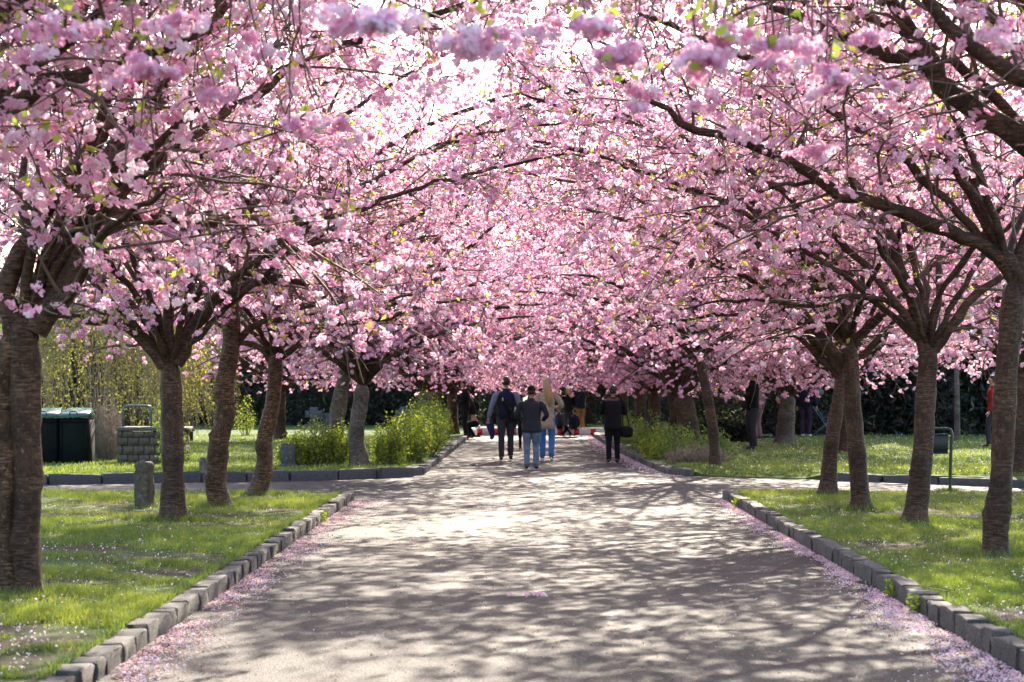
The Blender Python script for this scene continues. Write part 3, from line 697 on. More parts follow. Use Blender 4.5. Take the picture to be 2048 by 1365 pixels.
# ---------------------------------------------------------------- evergreens, hedges and other background planting
def evergreen_mesh(seed, h, r, n, low=.05):
    rng = np.random.RandomState(seed); z = rng.uniform(low, 1, n) ** 1.1; a = rng.uniform(0, 6.283, n)
    rr = r * (1 - z) ** .65 * (.55 + .45 * rng.uniform(0, 1, n) ** .4) * (1 + .22 * np.sin(a * 3 + z * 11 + seed))
    p = np.stack([rr * np.cos(a), rr * np.sin(a), z * h - .18 * rr], 1)
    V, F = leaf_quads(rng, p, .12, .05, 0, .5, .28); return mesh_np('crown', V, F, M['dark_leaf'], attr=rng.uniform(0, 1, n) ** 2)
EV = [evergreen_mesh(s, 7.5, 2.5, 8000) for s in range(3)]
def evergreen(label, x, y, sc, k, rz, low_trunk=.4):
    root = tag(empty('evergreen_tree', (x, y, ground_z(x, y)), rz), label, 'evergreen tree', 'dark evergreen trees closing the park')
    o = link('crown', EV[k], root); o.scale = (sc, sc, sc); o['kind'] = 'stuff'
    b = MB(); b.tube([(0, 0, -.1), (0, 0, 1.5 * sc), (0, 0, 6 * sc)], [.2, .16, .03], 9); b.build('trunk', M['bark'], root, True)
rng = random.Random(9); nth = ['nearest', 'second', 'third', 'fourth']
def row(pxs, D0, s0, s1, where):
    """a run of evergreens; each label counts along the run from left to right"""
    ordn = ['first', 'second', 'third', 'fourth', 'fifth', 'sixth', 'seventh', 'last']
    for i, px in enumerate(pxs):
        D = D0 + rng.uniform(-2, 5); s = rng.uniform(s0, s1); k = rng.randrange(3); kind = 'taller' if s > (s0 + s1) / 2 else 'lower'
        evergreen('%s dark evergreen %s, %s from the left' % (kind, where, ordn[i]), (px - VX) * D / FPX, D, s, k, px * 1.3)
row(range(1500, 1690, 62), 66, .85, 1.2, 'behind the folding chairs')
row(range(1700, 1830, 62), 66, .85, 1.2, 'between the leaning trunks and the sign frame')
row(range(1850, 1960, 52), 66, .85, 1.2, 'behind the green sign frame')
row(range(1980, 2260, 62), 66, .85, 1.2, 'behind the tall bulging trunk')
row(range(1180, 1390, 66), 82, .75, .95, 'behind the dark trunks right of the avenue')
row(range(1400, 1500, 60), 82, .75, .95, 'behind the low hedge on the right')
row(range(-150, 100, 90), 74, .8, 1.05, 'behind the twin-stemmed tree and the bins')
row(range(120, 400, 90), 74, .8, 1.05, 'behind the weeping tree')
row(range(860, 990, 62), 84, .5, .62, 'behind the phone man beside the avenue')
# pale smooth slim tree
slim = tag(empty('young_tree', G(1914, 881, .13)), 'slim pale young tree with bare branches on the right lawn before the conifers', 'young tree')
b = MB(); b.tube([(0, 0, -.05), (.01, 0, .05), (0, 0, 1.2), (-.02, 0, 2.6)], [.12, .085, .07, .055], 12); b.build('trunk', M['bark_pale'], slim, True)
b = MB()
for a, e in ((.4, .9), (2.6, .8), (1.5, 1.1), (4, .9), (5.3, 1.0), (3.3, .7)):
    q = [np.array([0, 0, 1.9 + .1 * a])]
    for k in range(5): q.append(q[-1] + np.array([math.cos(a) * math.cos(e), math.sin(a) * math.cos(e), math.sin(e)]) * .45 + np.array([0, 0, .02 * k]))
    b.tube(q, [.03, .026, .02, .015, .01, .005], 5)
b.build('branches', M['bark_pale'], slim, True)

def hedge(label, x0, x1, y, depth, h, seed, n, name='hedge', size=.09):
    rng = np.random.RandomState(seed); cx = (x0 + x1) / 2; w = x1 - x0
    root = tag(empty(name, (cx, y + depth / 2, .1)), label, 'hedge')
    nx, ny, nz = max(4, int(w / .8)), 3, max(3, int(h / .5)); b = MB()
    b.box((0, 0, h / 2 - .05), (w - .2, depth - .2, h), bev=.1); b.build('core', M['dark_leaf'], root)
    face = rng.choice(3, n, p=[.62, .28, .10]); u = rng.uniform(-.5, .5, n) * w; v = rng.uniform(0, 1, n)
    p = np.zeros((n, 3)); p[:, 0] = u; p[:, 1] = -depth / 2 + .09 * fnoise(u * 2, v * 6, seed); p[:, 2] = v * h
    m = face == 1; p[m, 1] = (v[m] - .5) * depth; p[m, 2] = h + .07 * fnoise(u[m], v[m] * 3, seed)
    m = face == 2; p[m, 0] = np.sign(u[m]) * w / 2; p[m, 1] = (rng.uniform(-.5, .5, m.sum())) * depth
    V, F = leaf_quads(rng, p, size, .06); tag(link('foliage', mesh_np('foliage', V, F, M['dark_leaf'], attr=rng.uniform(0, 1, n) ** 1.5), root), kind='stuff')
    return root
hedge('tall dark clipped hedge behind the gravestones on the left lawn', (430 - VX) * 78 / FPX, (955 - VX) * 78 / FPX, 78, 2.2, 4.3, 1, 17000)
hedge('second tall dark hedge further left behind the bins and the weeping tree', (-250 - VX) * 79 / FPX, (425 - VX) * 79 / FPX, 79, 2.0, 4.6, 2, 9000)
hedge('low dark clipped hedge on the right lawn behind the leaning tree', (1392 - VX) * 55 / FPX, (1497 - VX) * 55 / FPX, 55, 1.0, .52, 3, 3500, size=.05)
hedge('tall dark hedge behind the conifers closing the right lawn', (1130 - VX) * 92 / FPX, (2300 - VX) * 92 / FPX, 92, 2.0, 4.2, 4, 9000)
# far treetops behind the hedges, one wood
rng = np.random.RandomState(5); n = 16000
px = rng.uniform(-400, 2500, n); px = px[(px < 1010) | (px > 1085) | (rng.uniform(0, 1, len(px)) < .3)]; n = len(px); D = rng.uniform(102, 112, n); X = (px - VX) * D / FPX
top = 6.2 + 1.5 * fnoise(X * .25, D * 0, 4); Z = rng.uniform(0, 1, n) ** .8 * top
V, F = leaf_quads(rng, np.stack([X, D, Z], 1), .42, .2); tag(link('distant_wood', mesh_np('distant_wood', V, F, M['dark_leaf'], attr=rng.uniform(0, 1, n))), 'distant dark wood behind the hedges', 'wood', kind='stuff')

# bushes with yellow-green young leaves
def bush(label, lobes, seed, n, leaf=.028, mats=('bush_leaf', 'twig'), stems=60, name='bush', tint=(0, 1), up=.35, group=None):
    rng = np.random.RandomState(seed); c0 = np.array(lobes[0][0], float); base = np.array([c0[0], c0[1], ground_z(c0[0], c0[1])])
    root = tag(empty(name, base), label, 'bush', group); pos = []; PT = []
    for (x, y, w, dep, h) in [(l[0][0], l[0][1], l[1], l[2], l[3]) for l in lobes]:
        z0 = ground_z(x, y); k = int(stems / len(lobes))
        for s in range(k):
            a = rng.uniform(0, 6.283); r = math.sqrt(rng.uniform(0, 1)); tx, ty = x + r * w / 2 * math.cos(a), y + r * dep / 2 * math.sin(a)
            hz = h * (1 - .45 * r * r) * rng.uniform(.5, 1.3); bx, by = x + (tx - x) * .35, y + (ty - y) * .35
            q = np.linspace(0, 1, 6)[:, None]; pt = np.array([bx, by, z0 - .03]) * (1 - q) + np.array([tx, ty, z0 + hz]) * q
            pt[:, :2] += ((np.array([tx, ty]) - [bx, by]) * .35)[None] * np.sin(q * 3.14); pt += rng.normal(0, .02, pt.shape) * q; PT.append(pt)
    PT = np.array(PT); m = n; si = rng.randint(0, len(PT), m); u = rng.uniform(.12, 1, m) ** .8 * 5; i0 = np.minimum(u.astype(int), 4); f = (u - i0)[:, None]
    p = PT[si, i0] * (1 - f) + PT[si, i0 + 1] * f + rng.normal(0, .055, (m, 3))
    p[:, 2] = np.maximum(p[:, 2], base[2] + .02)
    V, F = leaf_quads(rng, p - base, leaf, .01, up); hh = np.clip((p[:, 2] - base[2]) / 1.2, 0, 1)
    t = np.clip(rng.uniform(tint[0], tint[1], m) * .7 + .3 * rng.uniform(0, 1, m), 0, 1)
    tag(link('foliage', mesh_np('foliage', V, F, M[mats[0]], attr=t), root), kind='stuff')
    V, F = batch_tubes(PT - base, np.linspace(.010, .004, 6)[None].repeat(len(PT), 0), 3); link('stems', mesh_np('stems', V, F, M[mats[1]]), root)['kind'] = 'stuff'
    return root
bush('bright yellow-green bush just behind the kerb left of the avenue, around a grey trunk', [((-4.15, 39.4), .8, .9, .84), ((-3.72, 39.5), .55, .7, .78), ((-4.5, 39.1), .5, .6, .5)], 1, 9000, stems=120)
bush('bright yellow-green bush at the avenue corner, right of the pale trunk', [((-2.72, 39.6), .62, .8, .85), ((-2.40, 41.5), .7, 1.6, .98), ((-2.3, 44.5), .8, 2.4, 1.15)], 2, 11000, stems=130)
bush('darker tall bush along the left edge of the avenue before the phone man', [((-2.45, 48.5), 1.0, 4.0, 1.3), ((-2.5, 52.5), .9, 4, 1.1)], 3, 8000, stems=90, tint=(0, .5))
bush('green bush standing by the kerb between two trunks on the left', [((-6.5, 37.6), .42, .5, .92)], 4, 2600, stems=30, tint=(0, .7))
bush('thin young shrub on the left lawn in front of the dark hedge', [((-8.6, 62.5), .55, .5, .95)], 5, 700, stems=12)
bush('low green planting along the right edge of the avenue under the dark trunks', [((2.85, 43.5), 1.0, 3.4, .62), ((2.7, 48.5), 1.0, 5, .75), ((3.35, 41.6), 1.1, 1.6, .60), ((2.5, 56), .8, 7, .8)], 6, 11000, stems=160, tint=(0, .55))
bush('bright spray of yellow-green leaves in the low planting right of the avenue', [((2.42, 43.2), .38, .5, .60)], 7, 700, leaf=.035, stems=16, tint=(.6, 1))
bush('patch of dry reddish stalks at the front of the low planting', [((3.15, 40.4), 1.3, 1.0, .34)], 8, 1400, leaf=.018, mats=('dry', 'dry'), stems=420, name='dry_planting')
bush('brown bare shrub between the bins and the stone planter', [((-8.6, 42.5), .55, .7, 1.1), ((-8.8, 42.9), .8, .6, 1.5)], 9, 1200, leaf=.02, mats=('dry', 'dry'), stems=170, name='bare_shrub')
bush('small dark green shrub growing in the stone planter', [((-7.25, 41.0), .7, .5, 1.25)], 10, 1600, leaf=.035, stems=20, tint=(0, .3))
bush('leafy bush at the far left edge behind the twin-stemmed tree', [((-10.6, 42.0), 1.2, 1.4, 2.3)], 11, 6000, leaf=.04, stems=60)

# weeping tree
def weeping(label, x, y, R0, h, seed, strands, zlow, leafy):
    rng = np.random.RandomState(seed); z0 = ground_z(x, y); root = tag(empty('weeping_tree', (x, y, z0)), label, 'weeping tree')
    b = MB(); b.tube([(0, 0, -.1), (.05, 0, 1.2), (-.05, .1, 2.6), (.1, 0, h * .9)], [.2, .15, .12, .05], 10); b.build('trunk', M['bark'], root, True)
    b = MB()
    for k in range(14):
        a = k * .449 * 1.0 + rng.uniform(-.2, .2); q = []
        for u in np.linspace(0, 1, 6): q.append((math.cos(a) * R0 * u * .9, math.sin(a) * R0 * u * .9, h * .55 + h * .45 * math.sin(u * 2.2)))
        b.tube(q, [.06, .05, .04, .03, .02, .012], 5)
    b.build('limbs', M['bark'], root, True)
    PT = []
    for s in range(strands):
        a = rng.uniform(0, 6.283); r = R0 * math.sqrt(rng.uniform(.08, 1)); top = h * (.92 - .32 * (r / R0) ** 2) + rng.uniform(-.3, .3)
        bot = zlow + rng.uniform(0, 1) ** 1.6 * top * .6; q = np.linspace(0, 1, 6)[:, None]
        dr = .35 * (1 - np.exp(-q * 3)); p = np.hstack([math.cos(a) * (r + dr) + 0 * q, math.sin(a) * (r + dr) + 0 * q, top * (1 - q) + bot * q]); p[:, :2] += rng.normal(0, .075, (6, 2)).cumsum(0)
        p[:, 0] += (top - p[:, 2]) * .07 ; PT.append(p)
    PT = np.array(PT); V, F = batch_tubes(PT, np.linspace(.006, .0035, 6)[None].repeat(len(PT), 0), 3)
    tag(link('hanging_twigs', mesh_np('hanging_twigs', V, F, M['dry']), root), kind='stuff')
    m = leafy; si = rng.randint(0, int(strands * .8), m); u = rng.uniform(0, 4.9, m); i0 = u.astype(int); f = (u - i0)[:, None]
    p = PT[si, i0] * (1 - f) + PT[si, i0 + 1] * f; V, F = leaf_quads(rng, p, .034, .03)
    tag(link('leaves', mesh_np('leaves', V, F, M['willow_leaf'], attr=rng.uniform(0, 1, m)), root), kind='stuff')
weeping('weeping tree with yellow-green curtains of leaves behind the bins and stone planter', -10.0, 47.5, 2.2, 5.0, 1, 800, .35, 17000)
weeping('smaller yellow-green weeping tree seen between the two left trunks', -9.3, 56.0, 1.0, 4.2, 2, 260, .25, 6000)

# ---------------------------------------------------------------- street furniture
M['bin_body'] = plain('dark_green_plastic', (.004, .007, .006), .75, var=.3, scale=6, bmp=.1, dist=.002, spec=.15)
M['bin_lid'] = plain('green_lid', (.02, .085, .075), .22, var=.15, scale=5, bmp=.05, dist=.002)
M['steel'] = plain('blue_grey_painted_pipe', (.10, .16, .20), .4, metal=.3, var=.2, scale=8, bmp=.1, dist=.001)
M['green_paint'] = plain('dark_green_gloss_paint', (.006, .022, .018), .35, var=.2, scale=10, bmp=.05, dist=.001)
M['black'] = plain('black_panel', (.008, .010, .010), .5, var=.2, scale=10, bmp=0)
M['white_plastic'] = plain('white_barrier_plastic', (.72, .70, .66), .5, var=.08, scale=8, bmp=0)
M['red_plastic'] = plain('red_reflective_sheet', (.62, .035, .025), .4, var=.1, scale=8, bmp=0)
def bin_(label, x, y):
    z = ground_z(x, y); root = tag(empty('waste_bin', (x, y, z)), label, 'waste bin', 'green bins on the left verge'); w, d, h = .56, .62, .86
    b = MB(); b.box((0, 0, h / 2), (w, d, h), bev=.025); b.build('body', M['bin_body'], root)
    b = MB(); b.box((-w / 2 + .035, -d / 2 - .012, h / 2), (.03, .02, h * .9)); b.build('corner_rail', M['bin_body'], root); b = MB(); b.box((w / 2 - .035, -d / 2 - .012, h / 2), (.03, .02, h * .9)); b.build('corner_rail', M['bin_body'], root)
    b = MB(); b.box((0, -d / 2 - .015, h - .05), (w - .02, .03, .04), bev=.005); b.build('rim', M['bin_body'], root)
    lid = MB(); s = .56
    lid.add([(-w/2-.015, -d/2-.05, h+.02), (w/2+.015, -d/2-.05, h+.02), (w/2+.015, -d/2-.05, h+.06), (-w/2-.015, -d/2-.05, h+.06),
             (-w/2+.05, d/2-.05, h+.20), (w/2-.05, d/2-.05, h+.20), (w/2+.015, d/2+.02, h+.02), (-w/2-.015, d/2+.02, h+.02)],
            [(0, 1, 2, 3), (3, 2, 5, 4), (4, 5, 6, 7), (1, 6, 5, 2), (0, 3, 4, 7), (0, 7, 6, 1)])
    L = lid.build('lid', M['bin_lid'], root)
    hb = MB(); hb.tube([(-.07, -d/2-.02, h+.065), (-.07, -d/2-.02, h+.115), (-.05, -d/2-.02, h+.13), (.05, -d/2-.02, h+.13), (.07, -d/2-.02, h+.115), (.07, -d/2-.02, h+.065)], .011, 6); hb.build('handle', M['black'], L)
    return root
bin_('green-lidded dark waste bin, the one nearer the stone planter', -8.84, 40.6)
bin_('green-lidded dark waste bin half hidden by the twin-stemmed tree', -9.43, 40.6)

# stone planter with coping, blocks and rail
pl = tag(empty('stone_planter', (-7.42, 40.9, ground_z(-7.4, 40.6))), 'walled stone planter of sandstone blocks with a coping, left verge', 'planter')
W0, D0 = 1.25, .9
for side in range(3):
    L = W0 if side == 0 else D0; n = 6 if side == 0 else 4; hs = [0, .17, .34, .50, .62]
    for r in range(4):
        off = .5 if r % 2 else 0; x = -L / 2
        bounds = [-L / 2] + [(-L / 2 + (i + off) * L / n) for i in range(1 if not off else 0, n + 1) if -L / 2 + .03 < -L / 2 + (i + off) * L / n < L / 2 - .03] + [L / 2]
        for i in range(len(bounds) - 1):
            a, c = bounds[i] + .006, bounds[i + 1] - .006
            b = MB(); b.box((0, 0, 0), (c - a, .12, hs[r + 1] - hs[r] - .012), bev=.008); o = b.build('stone_block', M['sandstone'], pl)
            m = (a + c) / 2; zz = (hs[r] + hs[r + 1]) / 2; pr = random.uniform(-.004, .004)
            if side == 0: o.location = (m, -D0 / 2 + .06 + pr, zz)
            else: sx = 1 if side == 1 else -1; o.location = (sx * (L * 0 + W0 / 2 - .062), m + .06, zz); o.rotation_euler = (0, 0, R(90)); o.scale = (.93, 1, 1)
b = MB(); b.box((0, .02, .29), (W0 - .05, D0 - .08, .58)); b.build('mortar_core', plain('mortar', (.16, .15, .13), .9), pl)
for i in range(3):
    b = MB(); b.box((0, 0, 0), (W0 / 3 + .02, D0 + .1, .075), bev=.015); o = b.build('coping_stone', M['granite'], pl); o.location = (-W0 / 3 + i * (W0 / 3 + .028), .02, .66)
rail = tag(empty('pipe_rail', (-7.9, 40.75, ground_z(-7.9, 40.7) + .69)), 'bent blue-grey pipe rail standing on the stone planter', 'rail')
b = MB(); b.tube([(-.08, 0, 0), (-.08, 0, .36), (-.06, 0, .40), (-.02, 0, .415), (.36, .1, .415), (.42, .12, .40), (.44, .12, .36), (.44, .12, 0)], .02, 8); b.build('pipe', M['steel'], rail, True)
b = MB(); b.tube([(.15, .05, .405), (.15, .05, .46)], .012, 6); b.box((.15, .05, .46), (.05, .02, .02)); b.build('fitting', M['steel'], rail)

# stone posts
def stone_post(label, x, y, w, d, h, seed, mat='sandstone', name='stone_post', cat='stone post', chamf=True):
    rng = np.random.RandomState(seed); z = ground_z(x, y); V = []; hs = [-.05, .12 * h, .3 * h, .5 * h, .7 * h, .86 * h, .95 * h, h]
    for i, hh in enumerate(hs):
        s = 1.05 - .07 * hh / h; 
        if i == 6: s *= .93
        if i == 7: s *= .78
        ring = []
        for a, c in ((-1, -1), (-.33, -1), (.33, -1), (1, -1), (1, -.33), (1, .33), (1, 1), (.33, 1), (-.33, 1), (-1, 1), (-1, .33), (-1, -.33)):
            ring.append((a * w / 2 * s + rng.normal(0, .05 * w), c * d / 2 * s + rng.normal(0, .05 * d), hh + (rng.normal(0, .012) if i else 0)))
        V.append(ring)
    V = np.array(V).reshape(-1, 3); F = []
    for i in range(len(hs) - 1):
        for j in range(12): F.append((i * 12 + j, i * 12 + (j + 1) % 12, i * 12 + 12 + (j + 1) % 12, i * 12 + 12 + j))
    b = MB(); b.add(V, F + [tuple(range(len(hs) * 12 - 12, len(hs) * 12))])
    o = b.build(name, M[mat]); o.location = (x, y, z); tag(o, label, cat); o.rotation_euler[2] = R(-16 if chamf else 0); return o
g = G(289, 1014); stone_post('rough-hewn stone post standing in the grass left of the path', g[0], g[1], .19, .17, .57, 1)
g = G(371, 972, .0); stone_post('small pale boundary stone by the far kerb, right of the forked trunk', g[0], 35.95, .10, .09, .26, 2, 'granite')
def grave(label, x, y, w, t, h, kind='slab'):
    z = ground_z(x, y); root = tag(empty('gravestone', (x, y, z)), label, 'gravestone')
    b = MB()
    if kind == 'slab': b.box((0, 0, h / 2 - .02), (w, t, h), bev=.02)
    elif kind == 'cross':
        b.box((0, 0, h / 2 - .02), (w * .45, t, h), bev=.015); b.build('upright', M['granite_dark'], root); b = MB()
        b.box((-w * .36, 0, h * .62), (w * .26, t * .96, h * .34), bev=.01); b.box((w * .36, 0, h * .62), (w * .26, t * .96, h * .34), bev=.01); b.build('arm', M['granite_dark'], root)
        b = MB(); b.box((0, 0, .04), (w * 1.1, t * 1.6, .1), bev=.01)
        b.build('base', M['granite_dark'], root); return
    else: b.box((0, 0, h / 2 - .02), (w, t, h), bev=.06, taper=.9)
    b.build('slab', M['granite_dark'], root); b = MB(); b.box((0, 0, .02), (w * 1.15, t * 1.6, .07), bev=.01); b.build('base', M['granite_dark'], root)
grave('dark gravestone slab behind the kerb, left of the leaning gnarled tree', -4.73, 36.95, .24, .12, .42)
grave('dark gravestone slab behind the leaning gnarled tree', -4.55, 38.8, .26, .14, .46)
grave('dark gravestone behind the pale trunk between the bushes', -2.98, 41.4, .22, .14, .5, 'round')
grave('grey stone cross in front of the tall hedge, left of the first bush', (628 - VX) * 75 / FPX, 75, .62, .18, .72, 'cross')
grave('low grey gravestone beside the stone cross before the hedge', (652 - VX) * 75 / FPX, 75.4, .5, .2, .5)
grave('grey stone cross before the hedge between the two bushes', (808 - VX) * 75 / FPX, 75, .62, .18, .75, 'cross')
grave('low grey gravestone right of the cross between the bushes', (836 - VX) * 75 / FPX, 75.3, .5, .2, .5)
g = G(640, 848, .1)

# green tubular sign frame
sx = (1897 - VX) * 30.2 / FPX; sy = 30.2; fr = tag(empty('sign_frame', (sx, sy, ground_z(sx, sy))), 'dark green bent-tube frame holding a black board on the right lawn', 'sign')
b = MB(); q = [(.02, 0, -.1), (.03, 0, .45), (.045, 0, .80), (.03, 0, .875), (-.02, 0, .90), (-.40, 0, .90), (-.45, 0, .875), (-.465, 0, .80), (-.455, 0, .45), (-.45, 0, -.1)]
b.tube(resample(q, .03), .024, 10); b.build('tube', M['green_paint'], fr, True)
b = MB(); b.box((-.21, 0, .685), (.40, .03, .255), bev=.008); pn = b.build('board', M['black'], fr)
b = MB(); b.box((-.21, 0, .822), (.41, .045, .022), bev=.004); b.box((-.21, 0, .552), (.41, .045, .022), bev=.004); b.build('board_edge', M['green_paint'], fr)
for zz in (.80, .57):
    b = MB(); b.tube([(-.005, -.01, zz), (.04, -.01, zz)], .009, 6); b.build('bolt', plain('bare_steel', (.6, .6, .6), .3, 1, .05, 5, 0), fr)

# red and white barriers at the end of the avenue
def barrier(label, x, y, L, rz=0, first=0):
    root = tag(empty('barrier', (x, y, 0), rz), label, 'barrier', 'red and white barriers closing the avenue')
    b = MB(); b.box((0, 0, .155), (L, .05, .25), bev=.01); b.build('board', M['white_plastic'], root)
    n = int(L / .25); me = None
    for i in range(first, n, 2):
        b = MB(); b.box((-L / 2 + (i + .5) * L / n, -.028, .155), (L / n * .62, .006, .20)); b.build('stripe', M['red_plastic'], root)
    for s in (-1, 1):
        b = MB(); b.box((s * L * .44, 0, .025), (.08, .34, .05), bev=.01); b.build('foot', M['black'], root)
        b = MB(); b.tube([(s * L * .47, 0, .0), (s * L * .47, 0, .30)], .015, 6); b.build('peg', M['white_plastic'], root)
barrier('red and white striped barrier left of the walking group', (1010 - VX) * 66 / FPX, 66, 1.85)
barrier('red and white striped barrier right of the walking group', (1145 - VX) * 66 / FPX, 66.1, 2.1)
barrier('short red and white barrier end turned towards the left bush', (943 - VX) * 65.6 / FPX, 65.7, .55, R(70))

# ---------------------------------------------------------------- people
def cloth(name, c, var=.25, scale=30, rough=.85): return plain(name, c, rough, var=var, scale=scale, bmp=.4, dist=.006, spec=.2)
C_ = dict(skin=plain('skin', (.50, .30, .22), .5, var=.06, scale=10, bmp=0), navy=cloth('navy_quilted_cloth', (.012, .015, .032)), sleeve=cloth('grey_blue_knit', (.16, .19, .26)), dgrey=cloth('dark_grey_trousers', (.035, .033, .042)),
          jacket=cloth('dark_slate_jacket', (.028, .030, .040)), jeans=cloth('faded_jeans', (.13, .17, .25), .45, 14), beige=cloth('beige_coat', (.40, .34, .26)), bjeans=cloth('bright_blue_jeans', (.05, .17, .42)),
          black=cloth('black_cloth', (.009, .008, .010)), brown=cloth('brown_trousers', (.20, .10, .04)), hairdark=plain('dark_hair', (.012, .009, .007), .5, var=.3, scale=60, bmp=.3), blond=plain('blond_hair', (.42, .28, .13), .45, var=.35, scale=50, bmp=.5),
          shoe=plain('dark_shoe', (.02, .02, .022), .5, bmp=0), sole=plain('white_sole', (.75, .75, .75), .5, bmp=0), cap=cloth('black_knit_cap', (.010, .010, .012)), greycap=cloth('grey_knit_cap', (.13, .14, .16)),
          fur=cloth('brown_fur_trim', (.12, .075, .05), .5, 60), purple=cloth('purple_trousers', (.04, .018, .045)), red=cloth('red_jacket', (.28, .012, .012)), blue=cloth('blue_cloth', (.015, .03, .11)), pinkish=cloth('dusty_pink_cloth', (.25, .13, .15)), white=cloth('white_cloth', (.7, .7, .68), .1), green=cloth('green_blanket', (.03, .14, .09)))
def skin_mesh(name, pts, edges, mat, parent, sub=1, root=0):
    me = bpy.data.meshes.new(name); me.from_pydata([p[:3] for p in pts], edges, []); ob = bpy.data.objects.new('tmp', me); col.objects.link(ob)
    sm = ob.modifiers.new('s', 'SKIN'); sm.use_smooth_shade = True
    if sub: ss = ob.modifiers.new('u', 'SUBSURF'); ss.levels = sub; ss.render_levels = sub
    for i, p in enumerate(pts):
        v = me.skin_vertices[0].data[i]; v.radius = (p[3], p[4] if len(p) > 4 else p[3]); v.use_root = (i == root)
    dg = bpy.context.evaluated_depsgraph_get(); ev = ob.evaluated_get(dg); out = bpy.data.meshes.new_from_object(ev); out.name = name
    bpy.data.objects.remove(ob); bpy.data.meshes.remove(me)
    out.materials.clear(); out.materials.append(mat); return link(name, out, parent)
def join_mesh(ob, extra):   # extra: MB joined into ob's own mesh
    me = ob.data; n = len(me.vertices); V = np.empty(n * 3); me.vertices.foreach_get('co', V); polys = [tuple(p.vertices) for p in me.polygons]
    EV_ = np.concatenate(extra.v); q = [tuple(i + n for i in f) for f in extra.q + extra.t]
    new = bpy.data.meshes.new(me.name); new.from_pydata([tuple(v) for v in np.vstack([V.reshape(-1, 3), EV_])], [], polys + q)
    for p in new.polygons: p.use_smooth = True
    new.materials.append(me.materials[0]); ob.data = new; return ob
def head_fn(V):
    V = V.copy(); z = V[:, 2]; y = V[:, 1]
    V[:, 0] *= np.where(z < 0, 1 + .30 * z, 1.0); V[:, 1] *= np.where(z < -.2, 1 + .12 * z, 1.0)
    V[:, 1] += np.where((y > 0) & (z < -.3), .10, 0)
    nose = np.exp(-((z + .12) / .16) ** 2 - (V[:, 0] / .16) ** 2) * (y > .5); V[:, 1] += .22 * nose
    eye = np.exp(-((z - .05) / .1) ** 2 - ((np.abs(V[:, 0]) - .36) / .16) ** 2) * (y > .4); V[:, 1] -= .08 * eye
    return V
